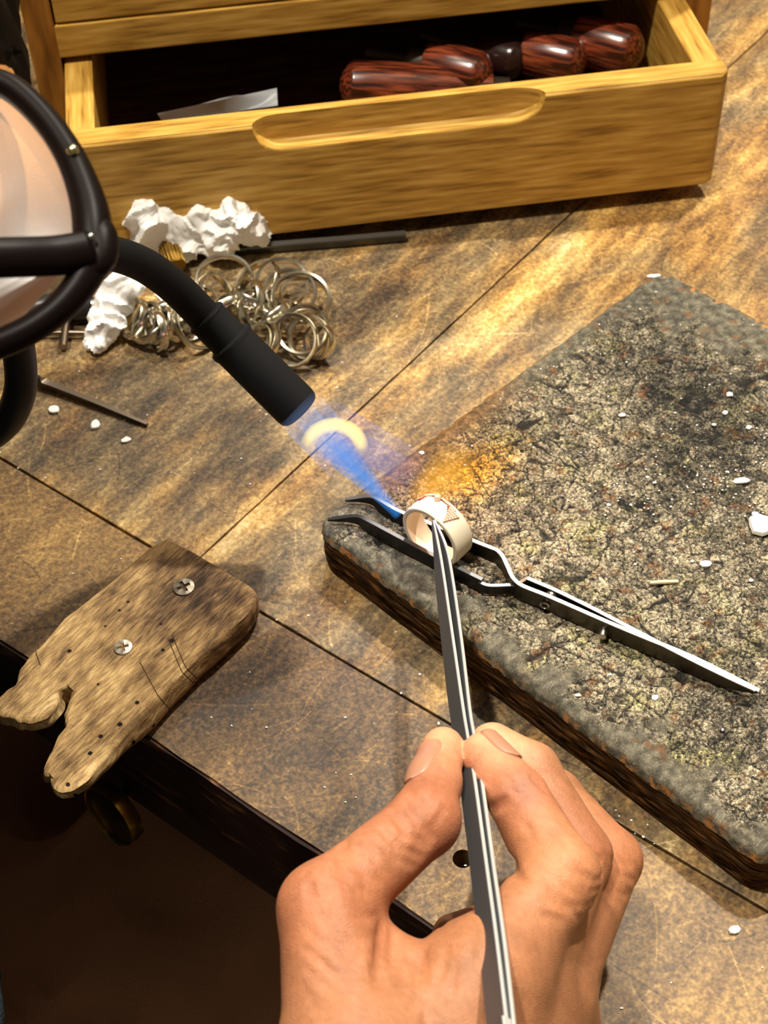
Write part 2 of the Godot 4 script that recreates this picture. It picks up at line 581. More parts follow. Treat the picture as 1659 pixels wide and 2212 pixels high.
func plank_outline(a0: float, a1: float, b0: float, b1: float, rough: float, s: int) -> PackedVector2Array:   # (A, B), its edges a little uneven
	var n := fnl(s, 60.0, 3)
	var out := PackedVector2Array()
	var la := a1 - a0; var lb := b1 - b0
	var ka := int(la / 0.01); var kb := int(lb / 0.01)
	for i in ka: out.append(Vector2(a0 + la * i / ka, b0 + n.get_noise_2d(i * 0.01, 1) * rough))
	for i in kb: out.append(Vector2(a1 + n.get_noise_2d(i * 0.01, 2) * rough, b0 + lb * i / kb))
	for i in ka: out.append(Vector2(a1 - la * i / ka, b1 + n.get_noise_2d(i * 0.01, 3) * rough))
	for i in kb: out.append(Vector2(a0 + n.get_noise_2d(i * 0.01, 4) * rough, b1 - lb * i / kb))
	return out
func bench() -> void:
	var t := thing("workbench", "scarred brown wooden workbench with gold and dark stains and a fixed front board", "workbench")
	var m := mat(Color.WHITE, 0.5, 0.0, 0.4)
	m.albedo_texture = bench_texture()
	var ht := ImageTexture.create_from_image(seamless(31, 0.03, 512, 5))
	bump(m, ht, 0.0)
	m.heightmap_enabled = false
	# outlines are in (A, B); this frame stands them in the world
	var xf := Transform3D(Basis(A, Vector3.UP, B), Vector3.ZERO)
	var u := 1.0 / 0.7
	var uo := Vector2(0.2, 0.45) * u
	for q in [[-0.0535, 0.62, -0.50, -0.0468, 1], [-0.0535, 0.62, -0.0462, 0.36, 2]]:
		var mb := MB.new()
		mb.prism(plank_outline(q[0], q[1], q[2], q[3], 0.0003, q[4]), -0.035, 0.0, 0.0006, 2, xf, u, uo)
		build("plank", mb, m, t)
	# the front board, with a bored hole: two halves that meet at the hole
	var hole := Vector2(-0.09142, 0.09744)
	var l := PackedVector2Array(); var r := PackedVector2Array()
	var e := fnl(5, 40.0, 4)
	var edge := func(b: float) -> Vector2: return Vector2(-0.1142 + e.get_noise_1d(b) * 0.0022, b)
	for i in 46: l.append(edge.call(lerpf(-0.5, hole.y, i / 45.0)))
	for i in 13: l.append(hole + Vector2(-cos(PI * i / 12), -sin(PI * i / 12)) * 0.0031)
	l.append(Vector2(-0.0545, hole.y))
	for i in 20: l.append(Vector2(-0.0545 + e.get_noise_1d(i * 0.1) * 0.0004, lerpf(hole.y, -0.5, (i + 1) / 20.0)))
	for i in 20: r.append(edge.call(lerpf(0.36, hole.y, i / 20.0)))
	r.append(edge.call(hole.y))
	for i in 13: r.append(hole + Vector2(-cos(PI * i / 12), sin(PI * i / 12)) * 0.0031)
	r.append(Vector2(-0.0545, hole.y)); r.append(Vector2(-0.0545, 0.36))
	var fb := MB.new()
	fb.prism(l, -0.035, 0.0, 0.0, 1, xf, u, uo)
	fb.prism(r, -0.035, 0.0, 0.0, 1, xf, u, uo)
	build("front_board", fb, m, t, 50)
	var strip := PackedVector2Array()
	for i in 60: strip.append((edge.call(lerpf(-0.5, 0.36, i / 59.0)) as Vector2) + Vector2(0.0008, 0))
	for i in 60: strip.append((edge.call(lerpf(0.36, -0.5, i / 59.0)) as Vector2) - Vector2(0.0009 + absf(e.get_noise_1d(i * 0.3)) * 0.0006, 0))
	var fe := MB.new()
	fe.prism(strip, -0.036, -0.0007, 0.0, 1, xf)
	var em := mat(Color.WHITE, 0.6, 0.0, 0.3)
	em.albedo_texture = ramp(seamless(33, 0.02, 256, 5), [[0.3, col(34, 17, 12)], [0.66, col(52, 28, 19)], [0.8, col(120, 84, 50)]])
	tri(em, Vector3(9, 30, 9))
	build("front_edge", fe, em, t, 50)
	var ap := MB.new()
	ap.box(Vector3(-0.113, -0.06, -0.5), Vector3(-0.09, -0.034, 0.36), 0.002, xf)
	build("apron_board", ap, mat(col(46, 26, 18), 0.6), t)
	var leg := MB.new()
	leg.box(Vector3(-0.06, FLOOR_Y, 0.27), Vector3(0.0, -0.035, 0.33), 0.003, xf)
	build("leg", leg, mat(col(46, 26, 18), 0.6), t)
	for q in [[0.52, 0.27], [0.52, -0.46], [-0.06, -0.46]]:
		var lg := MB.new()
		lg.box(Vector3(q[0], FLOOR_Y, q[1]), Vector3(q[0] + 0.06, -0.035, q[1] + 0.06), 0.003, xf)
		build("leg", lg, mat(col(46, 26, 18), 0.6), t)

# ---------- the tool chest ----------
func wood(s: int, stops: Array, scale: Vector3, rough := 0.45) -> StandardMaterial3D:
	var m := mat(Color.WHITE, rough, 0.0, 0.4)
	m.albedo_texture = ramp(seamless(s, 0.012, 512, 5), stops)
	return tri(m, scale)
func chest() -> void:
	var turn := 0.1247
	var t := thing("tool_chest", "honey coloured wooden tool chest with its lower drawer pulled open", "chest", "", Vector3.ZERO, turn)
	var honey := [[0.05, col(134, 96, 36)], [0.35, col(176, 133, 56)], [0.6, col(194, 151, 70)], [0.9, col(212, 172, 90)]]
	var wx := wood(41, honey, Vector3(4, 46, 46))
	var wz := wood(42, honey, Vector3(46, 46, 4))
	var wy := wood(43, [[0.1, col(110, 68, 20)], [0.5, col(150, 98, 34)], [0.9, col(176, 120, 48)]], Vector3(22, 3.5, 22))
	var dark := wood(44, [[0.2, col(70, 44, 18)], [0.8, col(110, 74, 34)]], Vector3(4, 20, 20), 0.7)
	# local x along the drawer front, local z towards the front
	var zf := -0.2365   # face of the chest
	for s in [[-0.1135, -0.1015, "side_panel"], [0.1745, 0.1865, "side_panel"]]:
		var mb := MB.new()
		mb.box(Vector3(s[0], 0.0, -0.47), Vector3(s[1], 0.165, zf), 0.001)
		build(s[2], mb, wy, t)
	var rail := MB.new(); rail.box(Vector3(-0.1015, 0.0648, zf - 0.014), Vector3(0.1745, 0.0795, zf + 0.0005), 0.0008)
	build("rail", rail, wx, t)
	var up := MB.new(); up.box(Vector3(-0.1005, 0.0802, zf - 0.014), Vector3(0.1735, 0.118, zf - 0.0005), 0.001)
	var u := build("upper_drawer", up, wx, t)
	u.set_meta("label", "closed drawer front above the open one")
	var top := MB.new(); top.box(Vector3(-0.1135, 0.165, -0.47), Vector3(0.1865, 0.175, zf + 0.004), 0.002)
	build("top_board", top, wx, t)
	var upr := MB.new(); upr.box(Vector3(-0.1005, 0.1187, zf - 0.014), Vector3(0.1735, 0.1645, zf), 0.001)
	build("upper_drawer", upr, wx, t)
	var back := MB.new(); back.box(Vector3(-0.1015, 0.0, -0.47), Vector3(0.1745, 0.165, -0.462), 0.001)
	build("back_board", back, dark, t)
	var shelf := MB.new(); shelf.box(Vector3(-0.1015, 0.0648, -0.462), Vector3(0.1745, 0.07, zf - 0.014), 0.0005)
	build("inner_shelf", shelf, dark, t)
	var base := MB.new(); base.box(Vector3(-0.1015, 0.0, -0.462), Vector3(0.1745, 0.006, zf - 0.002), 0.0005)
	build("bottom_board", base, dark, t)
	# the open drawer
	var d := Node3D.new()
	named(d, "drawer", t)
	d.set_meta("label", "open lower drawer with a scooped finger pull")
	var f := MB.new()
	# front board as a row of upright sections, so that the finger scoop can be cut into its upper outer edge
	var sec := []
	var x0 := -0.1005; var x1 := 0.1738
	var c0 := -0.0255; var c1 := 0.0955
	var xs := []
	for i in 97: xs.append(lerpf(x0, x1, i / 96.0))
	for q in [c0 - 0.0001, c0 + 0.0003, c1 + 0.0001, c1 - 0.0003]: xs.append(q)
	xs.sort()
	for x in xs:
		var k := 0.0
		if x > c0 and x < c1:
			var e := minf(x - c0, (c1 - x) * 0.8)
			k = sqrt(clampf(1.0 - pow(1.0 - clampf(e / 0.012, 0.0, 1.0), 2.0), 0.0, 1.0))
		var rd := 0.0
		var e2 := minf(x - x0, x1 - x)
		if e2 < 0.0025: rd = 0.0025 - sqrt(maxf(0.0, 0.0025 * 0.0025 - pow(0.0025 - e2, 2)))
		var zo := -0.1720 - rd
		var zi := -0.1842 + rd * 0.5
		var h := 0.0622
		var dip := 0.0120 * k     # how far down the scoop reaches on the outer face
		var deep := 0.0064 * k    # how far in it reaches at the rim
		var s := PackedVector3Array()
		s.append(Vector3(x, 0.0075, zi)); s.append(Vector3(x, 0.0075, zo - 0.001)); s.append(Vector3(x, 0.0085, zo))
		s.append(Vector3(x, h - 0.0012 - dip - 0.0004 * k, zo)); s.append(Vector3(x, h - 0.0005 - dip, zo - 0.0005))
		s.append(Vector3(x, h - 0.0004 - dip, zo - 0.0008 - deep * 0.66)); s.append(Vector3(x, h - 0.0003 - dip * 0.93, zo - 0.0008 - deep * 0.90)); s.append(Vector3(x, h - dip * 0.5, zo - 0.0008 - deep * 0.98)); s.append(Vector3(x, h, zo - 0.0009 - deep))
		s.append(Vector3(x, h, zi + 0.0006)); s.append(Vector3(x, h - 0.0006, zi))
		sec.append(s)
	f.rows(sec)
	build("front_board", f, wx, d, 35)
	for s in [[-0.1005, -0.0885], [0.1612, 0.1738]]:
		var mb := MB.new()
		mb.box(Vector3(s[0], 0.0085, -0.40), Vector3(s[1], 0.0618, -0.1842), 0.0008)
		build("side_board", mb, wz, d)
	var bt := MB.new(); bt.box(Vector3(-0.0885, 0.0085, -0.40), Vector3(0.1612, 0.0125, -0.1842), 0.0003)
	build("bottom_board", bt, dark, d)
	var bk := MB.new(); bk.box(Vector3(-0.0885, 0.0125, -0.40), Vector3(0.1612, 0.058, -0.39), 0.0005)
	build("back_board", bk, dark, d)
	drawer_contents(turn)
func drawer_contents(turn: float) -> void:
	var b := Basis(Vector3.UP, turn)
	var rose := mat(Color.WHITE, 0.25, 0.0, 0.5)
	rose.albedo_texture = ramp(seamless(51, 0.02, 256, 4), [[0.3, col(48, 18, 11)], [0.5, col(104, 44, 25)], [0.75, col(150, 72, 40)]])
	rose.clearcoat_enabled = true
	rose.clearcoat = 0.6
	rose.clearcoat_roughness = 0.15
	tri(rose, Vector3(90, 8, 90))
	# [rounded end towards us, direction back into the drawer, radius, length, label]
	var hs := [
		[Vector3(-0.01208, 0.038, -0.23551), Vector3(0.97, -0.10, 0.12), 0.0118, 0.068, "long reddish engraving tool handle lying lengthwise behind the scooped pull"],
		[Vector3(0.05594, 0.038, -0.23491), Vector3(-0.80, 0.02, -0.52), 0.0120, 0.031, "thick rosewood engraving tool handle, second from the left in the drawer"],
		[Vector3(0.07245, 0.038, -0.24766), Vector3(-0.74, 0.0, -0.6), 0.0098, 0.024, "darkest and slimmest engraving tool handle in the drawer, nearly black"],
		[Vector3(0.09923, 0.038, -0.244), Vector3(-0.84, 0.02, -0.5), 0.0112, 0.029, "rosewood engraving tool handle with a shiny rounded end, second from the right"],
		[Vector3(0.12532, 0.039, -0.24896), Vector3(-0.78, 0.02, -0.58), 0.0124, 0.032, "rosewood engraving tool handle at the right end of the drawer"]]
	for i in hs.size():
		var q: Array = hs[i]
		var dir: Vector3 = (b * q[1]).normalized()
		var t := thing("graver", q[4], "graver", "gravers in the open drawer")
		var r: float = q[2]
		var ln: float = q[3]
		var mb := MB.new()
		var prof := PackedVector2Array()
		for k in 9: prof.append(Vector2(r * (0.55 * k / 8.0 + 0.37 * sin(PI / 2 * k / 8)) + 0.0002, r * 0.5 * (1 - cos(PI / 2 * k / 8))))
		for k in 8: prof.append(Vector2(r * (0.92 + 0.08 * sin(PI * (k + 1) / 8.0)) * (1.0 - 0.1 * k / 8.0), r * 0.5 + (ln - r * 0.5) * (k + 1) / 8.0))
		mb.lathe(prof, 28, Transform3D.IDENTITY)
		var w := put("grip", mb.mesh(60), rose if i != 2 else mat(col(44, 24, 20), 0.2), t)
		w.transform = frame(dir, q[0])
		var fr := MB.new()
		fr.lathe(PackedVector2Array([Vector2(r * 0.6, ln - 0.0005), Vector2(r * 0.6, ln + 0.008), Vector2(r * 0.25, ln + 0.0085), Vector2(r * 0.22, ln + 0.03)]), 20, Transform3D.IDENTITY)
		put("ferrule", fr.mesh(), mat(col(70, 58, 44), 0.5, 0.6), t).transform = frame(dir, q[0])
	# a clear plastic bag
	var bag := MB.new()
	var n := fnl(61, 60.0, 3)
	var cs := [Vector3(-0.08919, 0.04, -0.20912), Vector3(-0.03847, 0.046, -0.20816), Vector3(-0.03868, 0.05, -0.21561), Vector3(-0.08861, 0.052, -0.19629)]
	for side in 2:
		var from := bag.v.size()
		for i in 15:
			for j in 7:
				var p: Vector3 = cs[0].lerp(cs[1], i / 14.0).lerp(cs[3].lerp(cs[2], i / 14.0), j / 6.0)
				var puff := sin(PI * i / 14.0) * sin(PI * j / 6.0)
				bag.add(p + Vector3(0, (0.003 if side == 0 else -0.003) * puff + n.get_noise_3dv(p + Vector3(side, 0, 0)) * 0.004 * puff, 0))
		for i in 14:
			for j in 6:
				var a := from + i * 7 + j
				if side == 0: bag.quad(a, a + 7, a + 8, a + 1)
				else: bag.quad(a, a + 1, a + 8, a + 7)
	var bm := mat(Color(0.9, 0.92, 0.95, 0.34), 0.3, 0.0, 0.9)
	bm.transparency = BaseMaterial3D.TRANSPARENCY_ALPHA
	tag(build("plastic_bag", bag, bm, self, 30), "crumpled clear plastic bag behind the left half of the drawer front", "bag")

# ---------- the soldering block ----------
const BU := 0.193
const BV := 0.190
const BH := 0.0212
func block_maps() -> Array:
	var n := 1400
	var cel := FastNoiseLite.new()
	cel.noise_type = FastNoiseLite.TYPE_CELLULAR
	cel.cellular_return_type = FastNoiseLite.RETURN_DISTANCE2_SUB
	cel.fractal_type = FastNoiseLite.FRACTAL_NONE
	cel.cellular_jitter = 1.2
	cel.domain_warp_enabled = true; cel.domain_warp_amplitude = 26.0; cel.domain_warp_frequency = 0.02; cel.domain_warp_fractal_octaves = 4
	cel.domain_warp_fractal_type = FastNoiseLite.DOMAIN_WARP_FRACTAL_PROGRESSIVE
	var cells := []
	for q in [[7, 0.011], [8, 0.027], [9, 0.060]]:
		cel.seed = q[0]; cel.frequency = q[1]
		var ci := cel.get_image(n, n, false, false, true); ci.convert(Image.FORMAT_L8)
		cells.append(ci.get_data())
	var c1: PackedByteArray = cells[0]; var c2: PackedByteArray = cells[1]; var c3: PackedByteArray = cells[2]
	cel.cellular_return_type = FastNoiseLite.RETURN_CELL_VALUE
	cel.seed = 8; cel.frequency = 0.026
	var cvi := cel.get_image(n, n, false, false, true); cvi.convert(Image.FORMAT_L8)
	var cv := cvi.get_data()
	var grit := nimg(78, 0.09, n, n, 3).get_data()
	var big := nimg(71, 0.006, n, n, 4).get_data()
	var mid := nimg(72, 0.03, n, n, 4).get_data()
	var fine := nimg(73, 0.2, n, n, 3).get_data()
	var rust := nimg(74, 0.014, n, n, 4).get_data()
	var scr := nimg(75, 0.1, n, n, 2, 6, 1).get_data()
	# [u, v, reach, effect]: burnt (-) and ashy (+) places, in mm from the front left corner
	var spots := [[136, 48, 17, -42], [126, 78, 17, -50], [148, 66, 22, -30], [144, 30, 16, -22], [165, 10, 20, -14], [96, 76, 16, -8], [50, 60, 26, 14], [34, 100, 22, 14], [75, 110, 26, 8], [84, 15, 18, 6], [100, 40, 16, 6], [32, 147, 9, -30], [95, 100, 12, -12], [8, 110, 8, -8]]
	var m := 140
	var sp := PackedByteArray(); sp.resize(m * m)
	for y in m:
		for x in m:
			var p := Vector2(x * BU * 1000 / m, y * BV * 1000 / m)
			var s := 0.0
			for q in spots: s += q[3] * exp(-(p - Vector2(q[0], q[1])).length_squared() / (q[2] * q[2]))
			sp[y * m + x] = clampi(int(128 + s), 0, 255)
	var spi := Image.create_from_data(m, m, false, Image.FORMAT_L8, sp); spi.resize(n, n, Image.INTERPOLATE_BILINEAR); sp = spi.get_data()
	var out := PackedByteArray(); out.resize(n * n * 3)
	var hgt := PackedByteArray(); hgt.resize(n * n)
	for i in n * n:
		var x := i % n
		var y := i / n
		# how cracked: whole in the middle, smooth along the front and the back corner
		var eu := x * BU / n * 1000.0
		var ev := y * BV / n * 1000.0
		var border := smoothstep(3.0, 13.0, eu + (big[i] - 128) * 0.12 - maxf(0.0, 12.0 - ev * 0.1) * 0.2) * smoothstep(0.0, 12.0, ev - 2.0 + (mid[i] - 128) * 0.03) * (1.0 - smoothstep(158.0, 172.0, eu - ev * 0.1 + (big[i] - 128) * 0.12))
		var m1: float = clampf((big[(i + 300000) % (n * n)] - 70) / 70.0, 0.0, 1.0)
		var m2: float = clampf((mid[(i + 500000) % (n * n)] - 105) / 50.0, 0.0, 1.0)
		var crack := (1.0 - smoothstep(2.0, 9.0, c1[i] - (fine[i] - 128) * 0.03)) * (0.5 + 0.5 * m1)
		crack = maxf(crack, (1.0 - smoothstep(4.0, 20.0, c2[i] - (fine[i] - 128) * 0.06)) * (0.25 + 0.75 * m2))
		crack = maxf(crack, (1.0 - smoothstep(8.0, 40.0, c3[i] - (fine[i] - 128) * 0.1)) * (0.2 + 0.8 * (1.0 - m2)) * 0.6)
		var pits := smoothstep(160.0, 215.0, 255.0 - grit[i]) * 0.4
		var dark := clampf(crack + pits, 0.0, 1.0) * border
		var tone := 0.47 + (mid[i] - 128) * 0.0012 + (fine[i] - 128) * 0.0024 * (0.3 + 0.7 * border) + (grit[i] - 128) * 0.0016 * (0.12 + border) + (cv[i] - 128) * 0.0009 * border + (sp[i] - 128) * 0.0044
		tone -= (1.0 - border) * 0.10
		if fine[i] > 205: tone += 0.12
		if scr[i] > 205: tone += 0.1 * (1.0 - border)
		tone = clampf(tone, 0.05, 1.0)
		var yel := clampf((big[(i + 900000) % (n * n)] - 140) / 80.0, 0.0, 1.0) * border
		var r := tone * 1.0; var g := tone * lerpf(0.945, 0.92, border); var b := tone * lerpf(lerpf(0.80, 0.76, border), 0.68, yel)
		g = lerpf(g, tone * 0.94, yel)
		var ru := clampf((rust[i] - 178) / 40.0, 0.0, 1.0) * 0.55
		r = lerpf(r, 0.42, ru); g = lerpf(g, 0.25, ru); b = lerpf(b, 0.13, ru)
		# scorched brown along the left rim and where the flame plays
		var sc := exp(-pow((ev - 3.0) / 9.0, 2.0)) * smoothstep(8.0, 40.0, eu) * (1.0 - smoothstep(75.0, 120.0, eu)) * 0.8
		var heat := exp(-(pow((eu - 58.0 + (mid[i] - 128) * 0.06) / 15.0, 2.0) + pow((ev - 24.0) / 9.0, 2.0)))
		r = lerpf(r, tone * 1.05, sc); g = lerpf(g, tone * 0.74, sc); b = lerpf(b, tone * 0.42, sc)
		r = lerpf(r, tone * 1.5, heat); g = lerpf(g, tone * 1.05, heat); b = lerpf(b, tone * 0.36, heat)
		# bare orange fibres where the back and left rims have chipped
		var rim := maxf(1.0 - smoothstep(0.5, 3.2, ev + (mid[i] - 128) * 0.03), smoothstep(BU * 1000 - 3.5, BU * 1000 - 0.8, eu + (mid[i] - 128) * 0.05))
		rim *= smoothstep(20.0, 60.0, eu) * clampf((rust[i] - 95) / 45.0, 0.0, 1.0) * clampf((fine[i] + mid[i] - 200) / 90.0, 0.0, 1.0)
		r = lerpf(r, 0.74, rim * 0.75); g = lerpf(g, 0.46, rim * 0.75); b = lerpf(b, 0.20, rim * 0.75)
		var sh := 1.0 - dark * 0.78
		out[i * 3] = clampi(int(r * sh * 255), 0, 255); out[i * 3 + 1] = clampi(int(g * sh * 255), 0, 255); out[i * 3 + 2] = clampi(int(b * sh * 255 ), 0, 255)
		hgt[i] = clampi(int(170.0 - 110.0 * dark + (fine[i] - 128) * 0.12 * border + (cv[i] - 128) * 0.16 * border + (mid[i] - 128) * 0.14), 0, 255)
	return [ImageTexture.create_from_image(Image.create_from_data(n, n, false, Image.FORMAT_RGB8, out)), Image.create_from_data(n, n, false, Image.FORMAT_L8, hgt)]
func block_frame() -> Transform3D:
	var ang := deg_to_rad(8.2)
	var u := A * cos(ang) + B * sin(ang)
	var w := -A * sin(ang) + B * cos(ang)
	return Transform3D(Basis(u, Vector3.UP, w), ab(-0.0257, -0.0118))
func block() -> void:
	var t := thing("soldering_block", "square charred soldering block with a cracked grey crust under the tweezers", "soldering block")
	t.transform = block_frame()
	var maps := block_maps()
	var him: Image = maps[1]
	var hd := him.get_data()
	var hn := him.get_width()
	var rc := 0.009
	var nn := fnl(77, 90.0, 3)
	var mb := MB.new()
	var from := 0
	var N := 300
	# the top: a grid pressed into a rounded square
	var sq := func(x: float, y: float) -> Vector2:   # rounds the corners of the unit square
		return Vector2(x, y)
	for j in N + 1:
		for i in N + 1:
			var a := i * BU / N; var b := j * BV / N
			var p := Vector2(a, b)
			var q := Vector2(clampf(a, rc, BU - rc), clampf(b, rc, BV - rc))
			var d := p - q
			if d.x != 0 and d.y != 0:   # pull the square corner on to its arc
				var mx := maxf(absf(d.x), absf(d.y))
				d = d.normalized() * mx
				p = q + d
			var e := minf(minf(a, BU - a), minf(b, BV - b))
			var rr := 0.0045 if a < 0.05 or b < 0.03 else 0.003
			var drop := 0.0
			if e < rr: drop = rr - sqrt(maxf(0.0, rr * rr - (rr - e) * (rr - e)))
			var hx := clampi(int(a / BU * hn), 0, hn - 1); var hy := clampi(int(b / BV * hn), 0, hn - 1)
			var h := BH - drop + (hd[hy * hn + hx] - 170) / 255.0 * 0.0016 * smoothstep(0.0, 0.006, e) + nn.get_noise_2d(a, b) * 0.0005
			var push := nn.get_noise_3d(a * 2, 5, b * 2) * 0.0007 * (1.0 - smoothstep(0.0, 0.003, e))
			var tu := a; var tv := b
			for s in 4:
				var ed: float = [a, BU - a, b, BV - b][s]
				if ed < rr:
					var th := asin((rr - ed) / rr)
					var ex := rr * (th - sin(th)) * (-1.0 if s % 2 == 0 else 1.0)
					if s < 2: tu += ex
					else: tv += ex
			mb.add(Vector3(p.x + push, h, p.y + push), Vector2(tu / BU, tv / BV))
	for j in N:
		for i in N:
			var k := j * (N + 1) + i
			mb.quad(k, k + N + 1, k + N + 2, k + 1)
	var top := mat(Color.WHITE, 0.75, 0.0, 0.3)
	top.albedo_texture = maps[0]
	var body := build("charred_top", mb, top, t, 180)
	# the sides: layered and frayed
	var sm := mat(Color.WHITE, 0.85, 0.0, 0.2)
	sm.albedo_texture = ramp(seamless(79, 0.02, 512, 5), [[0.2, col(34, 24, 14)], [0.45, col(62, 45, 27)], [0.62, col(88, 64, 38)], [0.78, col(120, 80, 42)], [0.92, col(176, 112, 54)]])
	tri(sm, Vector3(9, 70, 9))
	var ring := PackedVector2Array()
	var out := func(a: float, b: float) -> Vector2:
		var p := Vector2(a, b)
		var q := Vector2(clampf(a, rc, BU - rc), clampf(b, rc, BV - rc))
		var d := p - q
		if d.x != 0 and d.y != 0: p = q + d.normalized() * maxf(absf(d.x), absf(d.y))
		return p
	var S := 180
	for i in S: ring.append(out.call(BU * i / S, 0.0))
	for i in S: ring.append(out.call(BU, BV * i / S))
	for i in S: ring.append(out.call(BU * (1.0 - float(i) / S), BV))
	for i in S: ring.append(out.call(0.0, BV * (1.0 - float(i) / S)))
	var side := MB.new()
	var sec := []
	var mid := Vector2(BU, BV) * 0.5
	for k in 17:
		var f := k / 16.0
		var h := lerpf(0.0, BH - 0.0042, f)
		var lay := fnl(80, 700.0, 1).get_noise_1d(h) * 0.0007
		var loop := PackedVector3Array()
		for i in ring.size():
			var q := ring[i]
			var nrm := Vector2.ZERO
			nrm = (ring[(i + 1) % ring.size()] - ring[(i + ring.size() - 1) % ring.size()])
			nrm = Vector2(nrm.y, -nrm.x).normalized()
			var w := nn.get_noise_3d(q.x * 0.35, h * 9.0, q.y * 0.35) * 0.0011 + nn.get_noise_3d(q.x * 2, h * 3.0, q.y * 2) * 0.0005
			var uc := 0.0012 * (1.0 - f)
			q += nrm * ((w + lay) * sin(PI * minf(f * 1.15 + 0.05, 1.0)) - uc)
			loop.append(Vector3(q.x, h + (nn.get_noise_2d(i * 0.002, 9.0) * 0.0008 if k == 0 else 0.0) * 0 , q.y))
		sec.append(loop)
	side.rows(sec, true, false)
	build("layered_side", side, sm, t, 180)
	var und := MB.new()
	und.box(Vector3(0.003, 0.0004, 0.003), Vector3(BU - 0.003, 0.004, BV - 0.003), 0.0005)
	build("underside", und, sm, t)

# ---------- the bench pin ----------
func bench_pin() -> void:
	var t := thing("bench_pin", "worn wooden bench pin with a ragged notch screwed to the bench edge", "bench pin")
	var base := PackedVector2Array([Vector2(-0.05541, -0.0541), Vector2(-0.05422, -0.05279), Vector2(-0.05399, -0.0506), Vector2(-0.05356, -0.03894), Vector2(-0.05381, -0.02378), Vector2(-0.05366, -0.01648), Vector2(-0.05497, -0.01271), Vector2(-0.05759, -0.0105), Vector2(-0.0637, -0.00878), Vector2(-0.07095, -0.00884), Vector2(-0.08032, -0.00937), Vector2(-0.08699, -0.00992), Vector2(-0.09521, -0.00958), Vector2(-0.10036, -0.00953), Vector2(-0.10782, -0.00909), Vector2(-0.11299, -0.00867), Vector2(-0.11772, -0.00863), Vector2(-0.12493, -0.00855), Vector2(-0.13159, -0.00731), Vector2(-0.13615, -0.00704), Vector2(-0.14074, -0.00631), Vector2(-0.14373, -0.00652), Vector2(-0.14679, -0.00742), Vector2(-0.14944, -0.0097), Vector2(-0.15008, -0.01281), Vector2(-0.14856, -0.01575), Vector2(-0.14782, -0.0167), Vector2(-0.14885, -0.01785), Vector2(-0.14812, -0.01939), Vector2(-0.1463, -0.02085), Vector2(-0.14259, -0.02261), Vector2(-0.14047, -0.02314), Vector2(-0.13561, -0.0252), Vector2(-0.13152, -0.02605), Vector2(-0.13035, -0.02742), Vector2(-0.12906, -0.02954), Vector2(-0.12808, -0.03031), Vector2(-0.12493, -0.03202), Vector2(-0.12079, -0.03491), Vector2(-0.12113, -0.03602), Vector2(-0.12313, -0.03694), Vector2(-0.12571, -0.03496), Vector2(-0.12887, -0.03385), Vector2(-0.13244, -0.03334), Vector2(-0.13489, -0.03435), Vector2(-0.13735, -0.03597), Vector2(-0.13835, -0.03826), Vector2(-0.13958, -0.03907), Vector2(-0.13984, -0.04214), Vector2(-0.14131, -0.04479), Vector2(-0.14098, -0.04767), Vector2(-0.13769, -0.05075), Vector2(-0.13434, -0.05133), Vector2(-0.13206, -0.05159), Vector2(-0.1296, -0.05097), Vector2(-0.12501, -0.05406), Vector2(-0.12193, -0.0549), Vector2(-0.11803, -0.05592), Vector2(-0.11266, -0.05626), Vector2(-0.1015, -0.05803), Vector2(-0.09247, -0.05701), Vector2(-0.07599, -0.05602), Vector2(-0.06203, -0.05563)])
	var o := curve2(base, 3)
	var xf := Transform3D(Basis(A, Vector3.UP, B), Vector3.ZERO)
	var mb := MB.new()
	# outline shrinks and swells with height: rings from the underside to the crown of the rim
	var m := o.size()
	var area := 0.0
	for i in m: area += o[i].cross(o[(i + 1) % m])
	var sg := signf(area)
	var n := fnl(91, 45.0, 3)
	var fine := fnl(92, 260.0, 2)
	var sec := []
	var prof := [[-0.0015, 0.0], [0.0, 0.003], [0.0006, 0.005], [0.0, 0.0072], [0.0, 0.0095], [-0.0002, 0.0108], [-0.0005, 0.0117], [-0.0010, 0.0123], [-0.0017, 0.0126]]
	var inner := PackedVector2Array()
	for k in prof.size():
		var loop := PackedVector3Array()
		for i in m:
			var e := (o[(i + 1) % m] - o[(i + m - 1) % m]).normalized()
			var nr := Vector2(e.y, -e.x) * sg
			var along := o[i].x
			var q: Vector2 = o[i] + nr * (prof[k][0] + n.get_noise_3d(o[i].x * 0.4, prof[k][1] * 7, o[i].y * 0.4) * 0.0010 * (1.0 if k > 0 and k < 7 else 0.4))
			var thin := lerpf(1.0, 0.4, smoothstep(-0.108, -0.150, o[i].x))   # planed thinner towards the prongs
			var h: float = 0.0126 - (0.0126 - prof[k][1]) * thin + fine.get_noise_2d(o[i].x * 0.3, o[i].y * 2) * 0.0003
			loop.append(xf * Vector3(q.x, h, q.y))
			if k == prof.size() - 1: inner.append(q)
		sec.append(loop)
	mb.rows(sec, true, false)
	var from := mb.idx.size()
	for e in 2:
		var b0 := 0 if e == 0 else (prof.size() - 1) * m
		var flat := PackedVector2Array()
		for i in m:
			var w := xf.inverse() * mb.v[b0 + i]
			flat.append(Vector2(w.x, w.z))
		var ts := Geometry2D.triangulate_polygon(flat)
		for i in range(0, ts.size(), 3):
			var a := mb.v[b0 + ts[i]]; var b := mb.v[b0 + ts[i + 1]]; var d := mb.v[b0 + ts[i + 2]]
			var upw := (b - a).cross(d - a).y > 0
			if upw == (e == 1): mb.tri(b0 + ts[i], b0 + ts[i + 1], b0 + ts[i + 2])
			else: mb.tri(b0 + ts[i], b0 + ts[i + 2], b0 + ts[i + 1])
